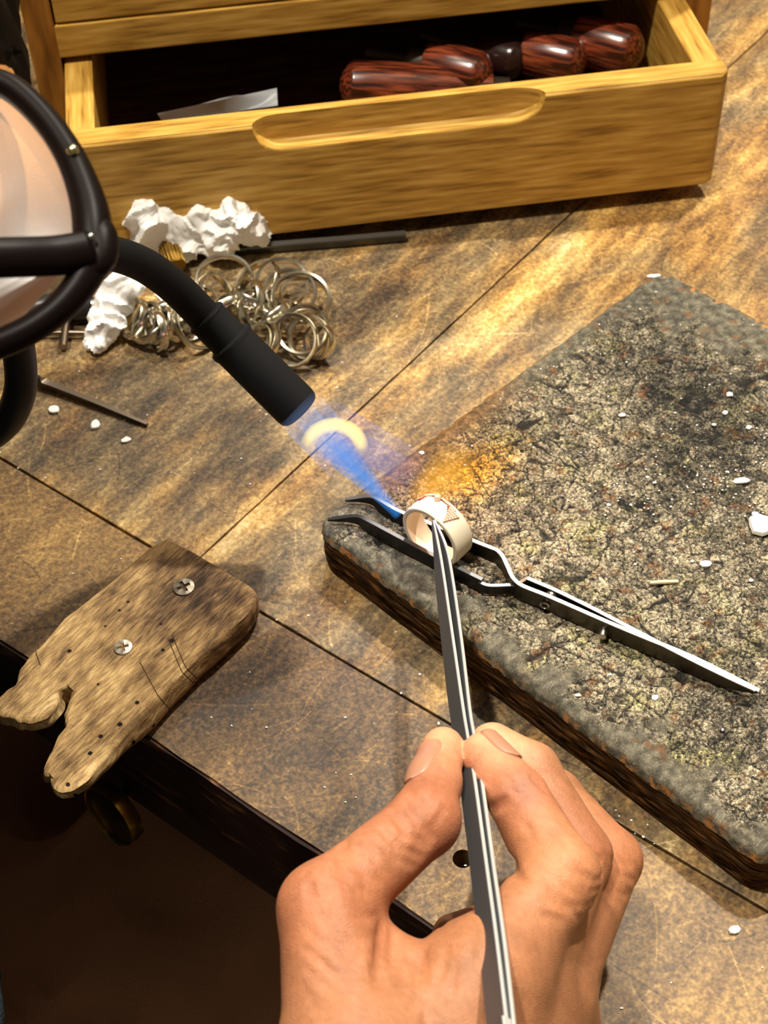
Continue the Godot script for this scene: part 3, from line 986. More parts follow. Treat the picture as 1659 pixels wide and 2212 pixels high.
	for i in mb.v.size():
		var w := xf.inverse() * mb.v[i]
		mb.uv[i] = Vector2(w.x + 0.16, w.z + 0.10 + (w.y - 0.0126) * 0.7) / 0.12
	var N := 1024
	var g1 := nimg(93, 0.03, N, N, 4, 7, 1).get_data()
	var g2 := nimg(94, 0.12, N, N, 3, 7, 1).get_data()
	var bg := nimg(95, 0.008, N, N, 4).get_data()
	var fi := nimg(96, 0.2, N, N, 3).get_data()
	var out := PackedByteArray(); out.resize(N * N * 3)
	var gr := Gradient.new()
	gr.offsets = PackedFloat32Array([0.0, 0.3, 0.55, 0.8, 1.0])
	gr.colors = PackedColorArray([col(46, 33, 23), col(98, 76, 52), col(150, 120, 80), col(196, 163, 110), col(228, 202, 150)])
	var lut := []
	for i in 256: lut.append(gr.sample(i / 255.0))
	# blackish, handled upper right part and slits cut by the saw, in (A, B)
	var dk := Vector2(-0.06185, -0.03223)
	var dk4 := Vector2(-0.06253, -0.01915)
	var dk2 := Vector2(-0.07936, -0.02904)
	var dk3 := Vector2(-0.08586, -0.0314)
	var cuts := [[Vector2(-0.08751, -0.02305), Vector2(-0.0953, -0.0097)], [Vector2(-0.08571, -0.02285), Vector2(-0.09322, -0.00997)], [Vector2(-0.10005, -0.02399), Vector2(-0.1064, -0.01019)], [Vector2(-0.11629, -0.05577), Vector2(-0.1199, -0.04949)]]
	var holes := [[Vector2(-0.0838, -0.0445), 0.5], [Vector2(-0.08815, -0.04442), 0.5], [Vector2(-0.09572, -0.04353), 0.4], [Vector2(-0.11018, -0.04591), 0.7], [Vector2(-0.0844, -0.02901), 0.5], [Vector2(-0.11226, -0.01375), 0.7], [Vector2(-0.12151, -0.01241), 0.8], [Vector2(-0.08743, -0.02129), 0.8], [Vector2(-0.09203, -0.02118), 0.6], [Vector2(-0.1143, -0.02867), 0.4], [Vector2(-0.12827, -0.0141), 0.7], [Vector2(-0.13479, -0.01234), 0.7], [Vector2(-0.14681, -0.00996), 0.6]]
	for i in N * N:
		var p := Vector2((i % N) * 0.12 / N - 0.16, (i / N) * 0.12 / N - 0.10)
		var t0 := 166.0 + (g1[i] - 128) * 0.36 + (g2[i] - 128) * 0.45 + (bg[i] - 128) * 0.45 + (fi[i] - 128) * 0.22
		t0 -= 50.0 * exp(-(p - dk4).length_squared() / 0.0002) + 88.0 * exp(-(p - dk).length_squared() / 0.00022) + 42.0 * exp(-(p - dk2).length_squared() / 0.00022) + 14.0 * exp(-(p - dk3).length_squared() / 0.0004)
		var c: Color = lut[clampi(int(t0), 0, 255)]
		out[i * 3] = c.r8; out[i * 3 + 1] = c.g8; out[i * 3 + 2] = c.b8
	var im := Image.create_from_data(N, N, false, Image.FORMAT_RGB8, out)
	for q in cuts:
		var a: Vector2 = (q[0] + Vector2(0.16, 0.10)) * N / 0.12
		var b: Vector2 = (q[1] + Vector2(0.16, 0.10)) * N / 0.12
		for s in 160:
			var p := a.lerp(b, s / 159.0)
			im.set_pixel(int(p.x), int(p.y), col(44, 30, 20)); im.set_pixel(int(p.x) + 1, int(p.y), col(60, 42, 28))
	for q in holes:
		var a: Vector2 = (q[0] + Vector2(0.16, 0.10)) * N / 0.12
		var r: float = q[1] * 0.001 * N / 0.12
		for y in range(-9, 10):
			for x in range(-9, 10):
				if Vector2(x, y).length() < r: im.set_pixel(int(a.x) + x, int(a.y) + y, col(28, 18, 12))
	var pm := mat(Color.WHITE, 0.7, 0.0, 0.3)
	pm.albedo_texture = ImageTexture.create_from_image(im)
	bump(pm, pm.albedo_texture, 0.05)
	build("wood", mb, pm, t, 55)
	screw(t, Vector3(-0.06857, 0.0129, 0.0325), 0.0038, mat(col(120, 112, 100), 0.38, 1.0), 0.5, "dull dark screw head")
	screw(t, Vector3(-0.08689, 0.0129, 0.05711), 0.0031, mat(col(215, 205, 190), 0.3, 1.0), 0.25, "bright worn screw head")
func screw(t: Node3D, at: Vector3, r: float, m: Material, turn: float, label: String) -> void:
	# a countersunk head: a disc with a cross sunk into it
	var mb := MB.new()
	var w := r * 0.17
	var a := r * 0.62
	var cross := PackedVector2Array([Vector2(w, -a), Vector2(w, -w), Vector2(a, -w), Vector2(a, w), Vector2(w, w), Vector2(w, a), Vector2(-w, a), Vector2(-w, w), Vector2(-a, w), Vector2(-a, -w), Vector2(-w, -w), Vector2(-w, -a)])
	var n := 12
	var xf := Transform3D(Basis(Vector3.UP, turn), at)
	var rings := [PackedVector3Array(), PackedVector3Array(), PackedVector3Array(), PackedVector3Array(), PackedVector3Array(), PackedVector3Array()]
	for i in n * 4:
		var k := i / 4
		var c := cross[k].lerp(cross[(k + 1) % n], (i % 4) / 4.0)
		var an := cross[k].angle()
		var bn := cross[(k + 1) % n].angle()
		var o := Vector2.from_angle(lerp_angle(an, bn, (i % 4) / 4.0))
		rings[0].append(xf * Vector3(o.x * r, -0.0012, o.y * r))
		rings[1].append(xf * Vector3(o.x * r, 0.0, o.y * r))
		rings[2].append(xf * Vector3(o.x * r * 0.95, r * 0.06, o.y * r * 0.95))
		rings[3].append(xf * Vector3(c.x, r * 0.1, c.y))
		rings[4].append(xf * Vector3(c.x * 0.85, -r * 0.15, c.y * 0.85))
		rings[5].append(xf * Vector3(c.x * 0.55, -r * 0.42, c.y * 0.55))
	mb.rows(rings)
	build("screw", mb, m, t, 35).set_meta("label", label)

# ---------- the jeweller ----------
func person() -> void:
	var t := thing("person", "person in dark clothes leaning in from the left, right hand holding steel tweezers", "person")
	var skin := mat(Color.WHITE, 0.48, 0.0, 0.42)
	skin.vertex_color_use_as_albedo = true
	skin.subsurf_scatter_enabled = true
	skin.subsurf_scatter_strength = 0.035
	var sn := seamless(101, 0.09, 512, 4)
	bump(skin, ImageTexture.create_from_image(sn), 0.014)
	tri(skin, Vector3(40, 40, 40))
	var mb := MB.new()
	# --- the right hand ---
	var bones := []
	var j := {
		"wrist": Vector3(0.00437, 0.062, 0.24054), "cmc": Vector3(-0.01203, 0.078, 0.22891),
		"t1": Vector3(-0.0176, 0.084, 0.19137), "t2": Vector3(0.00695, 0.077, 0.16504), "t3": Vector3(0.0129, 0.069, 0.13881),
		"i0": Vector3(0.0178, 0.074, 0.20714), "i1": Vector3(0.03923, 0.072, 0.17909), "i2": Vector3(0.03073, 0.072, 0.15644), "i3": Vector3(0.02344, 0.07, 0.142),
		"m0": Vector3(0.0271, 0.062, 0.20304), "m1": Vector3(0.04632, 0.052, 0.16252), "m2": Vector3(0.03619, 0.058, 0.14022), "m3": Vector3(0.02643, 0.062, 0.13419),
		"r0": Vector3(0.03471, 0.05, 0.19895), "r1": Vector3(0.0575, 0.034, 0.15384), "r2": Vector3(0.04522, 0.032, 0.13182), "r3": Vector3(0.03597, 0.036, 0.13086),
		"p0": Vector3(0.03745, 0.038, 0.20076), "p1": Vector3(0.04776, 0.024, 0.17039), "p2": Vector3(0.03108, 0.02, 0.16279), "p3": Vector3(0.01402, 0.026, 0.17018)}
	var mm := 0.001
	# palm and back of the hand
	bones.append([j.wrist, j.i0, 22 * mm, 13 * mm, 8 * mm])
	bones.append([j.wrist, j.m0, 20 * mm, 12 * mm, 8 * mm])
	bones.append([j.wrist, j.r0, 19 * mm, 11.5 * mm, 8 * mm])
	bones.append([j.wrist, j.p0, 18 * mm, 11 * mm, 8 * mm])
	bones.append([j.cmc, j.t1, 15 * mm, 10.4 * mm, 9 * mm])
	bones.append([j.cmc, j.i0, 13 * mm, 10 * mm, 9 * mm])
	bones.append([j.cmc, j.wrist, 15 * mm, 22 * mm, 8 * mm])
	bones.append([Vector3(-0.00862, 0.074, 0.20397), Vector3(0.01192, 0.07, 0.20837), 9 * mm, 9.5 * mm, 7 * mm])   # the web
	bones.append([Vector3(-0.01157, 0.076, 0.19426), Vector3(-0.00343, 0.072, 0.20016), 8 * mm, 6 * mm, 8 * mm])
	bones.append([Vector3(0.01318, 0.07, 0.19702), Vector3(0.01688, 0.068, 0.20654), 7 * mm, 9 * mm, 5 * mm])
	# thumb
	bones.append([j.t1, j.t2, 9.8 * mm, 8.4 * mm, 4 * mm])
	bones.append([j.t2, j.t2.lerp(j.t3, 0.5), 8.4 * mm, 6.5 * mm, 3 * mm])
	bones.append([j.t2.lerp(j.t3, 0.5), j.t3, 6.5 * mm, 5.6 * mm, 3 * mm])
	# index
	bones.append([j.i0, j.i1, 11.5 * mm, 9.4 * mm, 7 * mm])
	bones.append([j.i1, j.i2, 9.2 * mm, 7.8 * mm, 3 * mm])
	bones.append([j.i2, j.i3, 7.8 * mm, 6.0 * mm, 1.0 * mm])
	# middle, ring and little finger
	for q in [["m", 11.0, 9.0, 7.8, 6.4], ["r", 10.5, 8.6, 7.4, 6.2], ["p", 9.5, 7.8, 6.8, 6.0]]:
		bones.append([j[q[0] + "0"], j[q[0] + "1"], q[1] * mm, q[2] * mm, 3 * mm])
		bones.append([j[q[0] + "1"], j[q[0] + "2"], q[2] * mm, q[3] * mm, 2.2 * mm])
		bones.append([j[q[0] + "2"], j[q[0] + "3"], q[3] * mm, q[4] * mm, 2.2 * mm])
	# folds of the skin
	var folds := []
	for q in [[Vector3(0.00202, 0.084, 0.16309), Vector3(0.00503, 0.084, 0.16892), 0.9, 1.0], [Vector3(0.00503, 0.084, 0.16892), Vector3(0.0085, 0.083, 0.17293), 0.8, 1.0], [Vector3(-0.0008, 0.085, 0.16695), Vector3(0.00227, 0.085, 0.1713), 1.0, 1.0], [Vector3(0.00227, 0.085, 0.1713), Vector3(0.00737, 0.084, 0.17572), 0.9, 1.0],
		[Vector3(-0.00358, 0.086, 0.17138), Vector3(-0.00031, 0.086, 0.17591), 0.8, 1.0], [Vector3(-0.00031, 0.086, 0.17591), Vector3(0.00574, 0.085, 0.18006), 0.7, 1.0], [Vector3(-0.00464, 0.087, 0.17468), Vector3(-0.00097, 0.087, 0.17979), 0.6, 0.9], [Vector3(-0.00097, 0.087, 0.17979), Vector3(0.00417, 0.086, 0.18371), 0.5, 0.9], [Vector3(-0.00054, 0.085, 0.16593), Vector3(0.00424, 0.084, 0.16914), 0.6, 0.9], [Vector3(0.00297, 0.082, 0.15845), Vector3(0.00678, 0.082, 0.16234), 0.5, 0.9],
		[Vector3(0.02328, 0.079, 0.16572), Vector3(0.0269, 0.08, 0.16271), 1.3, 1.1], [Vector3(0.02408, 0.079, 0.18069), Vector3(0.02867, 0.08, 0.18318), 1.6, 1.2], [Vector3(0.04666, 0.062, 0.16984), Vector3(0.05187, 0.058, 0.16622), 0.5, 0.8], [Vector3(0.04566, 0.062, 0.17239), Vector3(0.05145, 0.057, 0.17011), 0.6, 0.8], [Vector3(0.04582, 0.06, 0.17412), Vector3(0.05003, 0.056, 0.17262), 0.5, 0.8],
		[Vector3(0.05746, 0.042, 0.16116), Vector3(0.06285, 0.038, 0.16219), 0.5, 0.7], [Vector3(0.05587, 0.042, 0.16571), Vector3(0.06105, 0.038, 0.16619), 0.5, 0.7], [Vector3(-0.00405, 0.08, 0.19257), Vector3(-0.00542, 0.08, 0.20285), 1.3, 1.5], [Vector3(-0.00176, 0.078, 0.19339), Vector3(-0.00238, 0.079, 0.19965), 0.9, 1.2], [Vector3(0.00421, 0.08, 0.19987), Vector3(0.00316, 0.08, 0.20434), 0.8, 1.3],
		[Vector3(0.03518, 0.08, 0.15739), Vector3(0.03797, 0.078, 0.1592), 0.4, 0.8], [Vector3(0.03419, 0.08, 0.15573), Vector3(0.03652, 0.078, 0.15645), 0.4, 0.8], [Vector3(-0.01073, 0.092, 0.18497), Vector3(-0.00452, 0.09, 0.18911), 0.3, 0.9], [Vector3(-0.01285, 0.093, 0.18804), Vector3(-0.00668, 0.091, 0.19248), 0.3, 0.9], [Vector3(0.03271, 0.084, 0.19107), Vector3(0.04065, 0.078, 0.19058), 0.35, 0.9], [Vector3(0.03029, 0.084, 0.19388), Vector3(0.03756, 0.078, 0.19398), 0.3, 0.9]]:
		for k in 5:
			folds.append([on_skin((q[0] as Vector3).lerp(q[1], k / 5.0), Vector3(0, 0.734, 0.67914), bones), on_skin((q[0] as Vector3).lerp(q[1], (k + 1) / 5.0), Vector3(0, 0.734, 0.67914), bones), q[2] * 1.15 * mm, q[3] * mm])
	# finer lines across the thumb and the knuckles
	var lr := RandomNumberGenerator.new(); lr.seed = 102
	for q in [[Vector3(-0.00653, 0.084, 0.17595), Vector3(-0.01937, 0.09, 0.18725), 26, 0.010], [Vector3(0.00525, 0.084, 0.17148), Vector3(0.00035, 0.086, 0.16991), 10, 0.009], [Vector3(0.03875, 0.078, 0.18326), Vector3(0.03515, 0.08, 0.19021), 12, 0.011], [Vector3(-0.01104, 0.088, 0.19356), Vector3(-0.01753, 0.086, 0.208), 20, 0.012], [Vector3(0.0327, 0.08, 0.15928), Vector3(0.03006, 0.08, 0.16312), 5, 0.006], [Vector3(-0.00093, 0.08, 0.20135), Vector3(0.01257, 0.08, 0.20532), 14, 0.010], [Vector3(0.0502, 0.058, 0.17009), Vector3(0.04727, 0.06, 0.17367), 5, 0.006], [Vector3(0.05907, 0.042, 0.16287), Vector3(0.05688, 0.042, 0.16549), 6, 0.006]]:
		for k in q[2]:
			var m0: Vector3 = (q[0] as Vector3).lerp(q[1], lr.randf()) + Vector3(lr.randfn(), lr.randfn(), lr.randfn()) * 0.003
			var dv := ((q[1] - q[0]) as Vector3).cross(Vector3(0, 0.734, 0.67914)).normalized() + Vector3(lr.randfn(), lr.randfn(), lr.randfn()) * 0.22
			var hl: float = q[3] * lr.randf_range(0.35, 0.8) * 0.5
			var fd := lr.randf_range(0.25, 0.55) * mm
			for e in 2:
				folds.append([on_skin(m0 - dv * hl * (1 - e), Vector3(0, 0.734, 0.67914), bones), on_skin(m0 + dv * hl * e, Vector3(0, 0.734, 0.67914), bones), fd, 0.8 * mm])
	# forearm, to the elbow
	var elbow := ab(-0.33, 0.26, -0.06)
	bones.append([j.wrist, j.wrist.lerp(elbow, 0.18), 22 * mm, 24 * mm, 8 * mm])
	sdf(mb, bones, 0.00085, folds)
	# skin colour: redder over the knuckles and folds, paler finger pads
	var redden := [[j.t2, 0.012, col(170, 100, 72)], [j.t1, 0.014, col(178, 108, 76)], [j.i2, 0.010, col(186, 110, 78)], [j.i1, 0.011, col(206, 136, 94)], [j.m1, 0.010, col(170, 102, 70)], [j.r1, 0.009, col(188, 118, 80)], [j.t3, 0.010, col(214, 160, 120)], [j.i3, 0.010, col(218, 152, 116)], [j.m3, 0.008, col(226, 178, 136)], [Vector3(0.032, 0.082, 0.15851), 0.004, col(160, 112, 92)]]
	var cn := fnl(103, 90.0, 3)
	var cn2 := fnl(104, 600.0, 2)
	for i in mb.v.size():
		var p := mb.v[i]
		var c := col(164, 110, 76).srgb_to_linear()
		for q in redden:
			c = c.lerp((q[2] as Color).srgb_to_linear(), 0.75 * exp(-pow(p.distance_to(q[0]) / (q[1] * 1.25), 2.0)))
		c = c * (1.0 + cn.get_noise_3dv(p) * 0.22 + cn2.get_noise_3dv(p) * 0.17)
		mb.c[i] = Color(c.r, c.g, c.b)
	var base := col(164, 110, 76).srgb_to_linear()
	var first := mb.v.size()
	# --- forearm, body core, neck and legs, coarser ---
	var sh_r := ab(-0.33, 0.04, 0.06); var sh_l := ab(-0.33, -0.30, 0.08)
	var neck := ab(-0.27, -0.13, 0.16); var chest_p := ab(-0.36, -0.13, -0.02); var hip := ab(-0.46, -0.14, -0.26)
	var skull := Vector3(-0.15805, 0.22296, 0.03598)
	var core := [[hip, chest_p, 0.12, 0.12, 0.05], [chest_p, neck, 0.115, 0.05, 0.05], [neck, skull, 0.05, 0.052, 0.03], [sh_l, sh_r, 0.05, 0.05, 0.05],
		[sh_r, elbow, 0.045, 0.036, 0.02], [elbow, j.wrist, 0.036, 0.0225, 0.02]]
	var elbow_l := ab(-0.22, -0.36, -0.04)
	core.append_array([[sh_l, elbow_l, 0.045, 0.036, 0.02], [elbow_l, Vector3(-0.13219, 0.17, 0.05313), 0.036, 0.026, 0.02]])
	var knees := []
	for s in [-0.08, -0.24]:
		var th := ab(-0.42, s, -0.27); var kn := ab(-0.0, s + (0.01 if s > -0.1 else -0.02), -0.27); var fo := ab(-0.04, s, -0.71)
		core.append_array([[th, kn, 0.085, 0.06, 0.04], [kn, fo, 0.058, 0.04, 0.03], [fo, fo + A * 0.16, 0.038, 0.03, 0.03]])
		knees.append([th, kn, fo])
	sdf(mb, core, 0.011)
	# --- head ---
	var right := Vector3(0.99915, -0.02797, 0.03023); var upi := Vector3(0.04119, 0.67857, -0.73338); var near := Vector3(0, 0.734, 0.67914)
	var cheek := Vector3(-0.09865, 0.19829, 0.07002)
	var head := [[skull, skull + upi * 0.012, 0.076, 0.072, 0.01], [skull, cheek, 0.045, 0.030, 0.008], [cheek, Vector3(-0.10539, 0.18612, 0.07581), 0.030, 0.0255, 0.006], [skull, Vector3(-0.14833, 0.16301, 0.08606), 0.05, 0.036, 0.01], [Vector3(-0.11078, 0.18627, 0.07564), Vector3(-0.14617, 0.15501, 0.08734), 0.020, 0.026, 0.01],
		[Vector3(-0.11106, 0.16953, 0.06134), Vector3(-0.11022, 0.1597, 0.06018), 0.006, 0.009, 0.006], [Vector3(-0.12796, 0.15596, 0.076), Vector3(-0.12591, 0.15245, 0.07391), 0.007, 0.006, 0.006], [Vector3(-0.15299, 0.22133, 0.09664), Vector3(-0.15341, 0.21362, 0.10203), 0.016, 0.01, 0.004]]
	sdf(mb, head, 0.0035)
	base = col(206, 144, 80).srgb_to_linear()
	for i in range(first, mb.v.size()):
		var k := 1.0 + cn.get_noise_3dv(mb.v[i] * 0.5) * 0.2
		mb.c[i] = Color(base.r * k, base.g * k, base.b * k)
	build("body", mb, skin, t, 180)
	# --- nails ---
	var nm := mat(col(176, 124, 98), 0.34, 0.0, 0.45)
	var fs := bones
	nail(t, nm, j.t2.lerp(j.t3, 0.56), j.t3 - j.t2, Vector3(-0.55789, 0.63754, 0.53132), 0.0092, 0.0158, fs)
	nail(t, nm, Vector3(0.02668, 0.071, 0.14339), j.i3 - j.i2, Vector3(0.62391, 0.78023, 0.04448), 0.0084, 0.0120, fs)
	# --- clothes ---
	var knit := mat(col(58, 70, 76), 0.9, 0.0, 0.2)
	bump(knit, ImageTexture.create_from_image(seamless(105, 0.05, 256, 4)), 0.1)
	tri(knit, Vector3(14, 14, 14))
	var sw := MB.new()
	var shirt := [[hip, chest_p, 0.135, 0.132, 0.05], [chest_p, neck, 0.13, 0.066, 0.05], [sh_l, sh_r, 0.064, 0.064, 0.05], [sh_r, elbow, 0.058, 0.048, 0.03], [elbow, elbow.lerp(j.wrist, 0.55), 0.048, 0.04, 0.02],
		[sh_l, elbow_l, 0.058, 0.048, 0.03], [elbow_l, elbow_l.lerp(Vector3(-0.13219, 0.17, 0.05313), 0.8), 0.048, 0.038, 0.02], [ab(-0.24, -0.05, -0.06), ab(-0.30, -0.20, -0.08), 0.06, 0.07, 0.04], [ab(-0.155, -0.115, -0.055), ab(-0.22, -0.19, -0.05), 0.034, 0.05, 0.03]]
	sdf(sw, shirt, 0.011)
	wrinkle(sw, 0.006, 14.0)
	build("sweater", sw, knit, t, 180)
	var cloth := mat(col(170, 126, 100), 0.9, 0.0, 0.2)
	bump(cloth, ImageTexture.create_from_image(seamless(106, 0.12, 256, 3)), 0.05)
	tri(cloth, Vector3(25, 25, 25))
	var tr := MB.new()
	var legs := []
	for q in knees:
		legs.append([q[0], q[1], 0.105, 0.078, 0.05])
		legs.append([q[1], q[2] + Vector3(0, 0.06, 0), 0.076, 0.062, 0.04])
	legs.append([ab(-0.33, -0.02, -0.235), ab(-0.20, -0.20, -0.235), 0.05, 0.07, 0.06])
	sdf(tr, legs, 0.011)
	wrinkle(tr, 0.012, 9.0)
	build("trousers", tr, cloth, t, 180)
	# --- hair ---
	var hm := mat(col(7, 5, 5), 0.6, 0.0, 0.2)
	var hb := MB.new()
	sdf(hb, [[skull + upi * 0.01 - right * 0.004, skull + upi * 0.03, 0.0835, 0.074, 0.02], [skull + upi * 0.045 + right * 0.028, skull + upi * 0.06 + right * 0.032 - near * 0.02, 0.046, 0.034, 0.02]], 0.004)
	var hn := fnl(107, 260.0, 2)
	for i in hb.v.size():
		hb.v[i] += (hb.v[i] - skull).normalized() * hn.get_noise_3d(hb.v[i].x, hb.v[i].y * 0.15, hb.v[i].z) * 0.003
	build("hair", hb, hm, t, 180)
func wrinkle(mb: MB, amp: float, f: float) -> void:
	var n := fnl(109, f, 3)
	var m := mb.mesh(180)
	var nn: PackedVector3Array = m.surface_get_arrays(0)[Mesh.ARRAY_NORMAL]
	for i in mb.v.size():
		mb.v[i] += nn[i] * (0.4 - absf(n.get_noise_3dv(mb.v[i]) * 2.2)) * amp
func on_skin(inside: Vector3, out: Vector3, bones: Array) -> Vector3:   # the point of the skin met when coming in along "out"
	var p := inside + out * 0.03
	for i in 60:
		var d := field(p, bones, [])
		if d < 0.00005: break
		p -= out * maxf(d * 0.8, 0.00003)
	return p + out * 0.0002
func nail(t: Node3D, m: Material, mid: Vector3, axis: Vector3, out: Vector3, w: float, l: float, bones: Array) -> void:   # a thin plate that lies on the finger
	var y := axis.normalized()
	var z := (out - y * out.dot(y)).normalized()
	var x := y.cross(z)
	var mb := MB.new()
	var sec := []
	for i in 17:
		var f := i / 16.0
		var v := (f - 0.5) * l
		# a rounded root, a nearly straight free edge
		var hw := w * 0.5 * pow(maxf(0.0, 1.0 - pow(absf(f - 0.55) / 0.56, 3.0 if f < 0.55 else 6.0)), 0.5)
		hw = maxf(hw, w * 0.08)
		var upper := []; var lower := []
		for k in 13:
			var u := k / 6.0 - 1.0
			var p := on_skin(mid + y * v + x * u * hw, z, bones)
			upper.append(p + z * (0.00045 - 0.0003 * pow(absf(u), 4.0)) + (z * 0.0003 if f > 0.9 else Vector3.ZERO))
			lower.append(p - z * 0.0006)
		lower.reverse()
		sec.append(PackedVector3Array(upper + lower))
	mb.rows(sec)
	build("nail", mb, m, t, 70)

func glasses() -> void:
	var t := thing("glasses", "dark tortoiseshell glasses worn by the person at the left edge", "glasses")
	var fm := mat(col(16, 9, 8), 0.4, 0.0, 0.2)
	var loop := spline(PackedVector3Array([Vector3(-0.08411, 0.23018, 0.07118), Vector3(-0.07594, 0.22922, 0.07443), Vector3(-0.06842, 0.2265, 0.08208), Vector3(-0.06233, 0.22306, 0.09154), Vector3(-0.05821, 0.21933, 0.10205), Vector3(-0.05674, 0.21626, 0.11052), Vector3(-0.05739, 0.21337, 0.11806), Vector3(-0.06179, 0.21066, 0.12466), Vector3(-0.06765, 0.20854, 0.12902), Vector3(-0.07451, 0.20689, 0.13169), Vector3(-0.08191, 0.20566, 0.13302), Vector3(-0.09088, 0.20675, 0.12742), Vector3(-0.09806, 0.21268, 0.11071), Vector3(-0.09707, 0.22175, 0.08794), Vector3(-0.09105, 0.22768, 0.07477), Vector3(-0.08411, 0.23018, 0.07118)]), 60)
	var rim := MB.new()
	var rr := []
	for i in 61:
		var f := i / 60.0
		rr.append(0.0030 + 0.0011 * exp(-pow((f - 0.33) / 0.10, 2.0)))
	rim.tube(loop, rr, 14, false, 1.0, Vector3(0, 0.734, 0.67914))
	build("rim", rim, fm, t, 180)
	var lens := MB.new()
	var mid := Vector3(-0.07741, 0.21721, 0.10257)
	var n := 60
	var sec := []
	for s in 2:
		for k in 7:
			var f := k / 6.0 if s == 0 else 1.0 - k / 6.0
			var ring := PackedVector3Array()
			for i in n:
				ring.append(mid.lerp(loop[i], maxf(f, 0.02)) + Vector3(0, 0.734, 0.67914) * ((1.0 - f * f) * 0.0022 * (1.0) + (0.0008 if s == 0 else -0.0008)))
			sec.append(ring)
	lens.rows(sec)
	var lm := mat(Color(0.95, 0.97, 1.0, 0.04), 0.2, 0.0, 0.7)
	lm.transparency = BaseMaterial3D.TRANSPARENCY_ALPHA
	build("lens", lens, lm, t, 180)
	var end := MB.new()
	end.tube(spline(PackedVector3Array([Vector3(-0.05718, 0.2181, 0.10676), Vector3(-0.0555, 0.21607, 0.1119), Vector3(-0.05597, 0.21428, 0.11679), Vector3(-0.0599, 0.21456, 0.11869)]), 10), [0.0022, 0.0030, 0.0038, 0.0042, 0.0042, 0.0042, 0.0040, 0.0038, 0.0034, 0.0030, 0.0024], 14, true, 0.8, Vector3(0, 0.734, 0.67914))
	build("end_piece", end, fm, t, 180)
	var arm := MB.new()
	arm.tube(spline(PackedVector3Array([Vector3(-0.05642, 0.21698, 0.11607), Vector3(-0.06286, 0.21826, 0.11911), Vector3(-0.07081, 0.22133, 0.12315), Vector3(-0.082, 0.22449, 0.12709), Vector3(-0.10131, 0.2263, 0.12956), Vector3(-0.12755, 0.22639, 0.12652)]), 20), [0.0041], 14, true, 0.75, Vector3(0, 0.734, 0.67914))
	build("temple_arm", arm, fm, t, 180)
	var pin := MB.new()
	pin.ball(Vector3(-0.06089, 0.22572, 0.09411), Vector3.ONE * 0.0014, 8)
	build("rivet", pin, mat(col(190, 180, 140), 0.25, 1.0), t, 180)
	pin = MB.new()
	pin.ball(Vector3(-0.05594, 0.21995, 0.11581), Vector3.ONE * 0.0009, 8)
	build("rivet", pin, mat(col(150, 150, 150), 0.25, 1.0), t, 180)

# ---------- torch ----------
func torch() -> void:
	var t := thing("gas_torch", "matte black gas torch with a bent neck pointing at the ring", "torch")
	var m := mat(col(27, 27, 28), 0.6, 0.0, 0.22)
	var neck := MB.new()
	var path := spline(PackedVector3Array([Vector3(-0.09429, 0.15, 0.02667), Vector3(-0.08691, 0.138, 0.01039), Vector3(-0.07861, 0.127, -0.00214), Vector3(-0.07049, 0.116, -0.00999), Vector3(-0.06253, 0.103, -0.01447), Vector3(-0.0552, 0.091, -0.01486), Vector3(-0.04845, 0.081, -0.01337)]), 40)
	var rad := []
	for i in 41: rad.append(lerpf(0.0050, 0.0058, i / 40.0))
	neck.tube(path, rad, 24, true)
	build("neck", neck, m, t, 180)
	var p0 := Vector3(-0.05506, 0.091, -0.01508)
	var p1 := Vector3(-0.02617, 0.06, -0.00145)
	var ax := (p1 - p0).normalized()
	var ln := p0.distance_to(p1)
	var sleeve := MB.new()
	sleeve.lathe(PackedVector2Array([Vector2(0.004, 0.0), Vector2(0.0060, 0.0001), Vector2(0.0069, 0.0007), Vector2(0.0070, 0.0013), Vector2(0.0066, 0.002), Vector2(0.0067, ln * 0.26), Vector2(0.004, ln * 0.262)]), 36, frame(ax, p0))
	build("sleeve", sleeve, m, t, 35)
	var noz := MB.new()
	var e := ln
	noz.lathe(PackedVector2Array([Vector2(0.004, ln * 0.245), Vector2(0.0070, ln * 0.247), Vector2(0.0080, ln * 0.262), Vector2(0.0081, ln * 0.29), Vector2(0.0077, ln * 0.32), Vector2(0.0079, e - 0.003), Vector2(0.0076, e - 0.001), Vector2(0.0068, e), Vector2(0.0060, e - 0.0006), Vector2(0.0056, e - 0.004), Vector2(0.0054, e - 0.02), Vector2(0.0005, e - 0.0205)]), 40, frame(ax, p0))
	build("nozzle", noz, m, t, 35)
	var hose := thing("gas_hose", "black rubber gas hose looping down at the left edge below the glasses", "hose")
	var hm := mat(col(24, 24, 24), 0.5, 0.0, 0.4)
	var h := MB.new()
	h.tube(spline(PackedVector3Array([Vector3(-0.10665, 0.15, 0.04477), Vector3(-0.09922, 0.14, 0.04277), Vector3(-0.09946, 0.126, 0.04194), Vector3(-0.10238, 0.112, 0.04174), Vector3(-0.10997, 0.098, 0.03908), Vector3(-0.12289, 0.086, 0.03485), Vector3(-0.14795, 0.07, 0.02746), Vector3(-0.19655, 0.04, -0.00481)]), 48), [0.0046], 20)
	build("tube", h, hm, hose, 180)

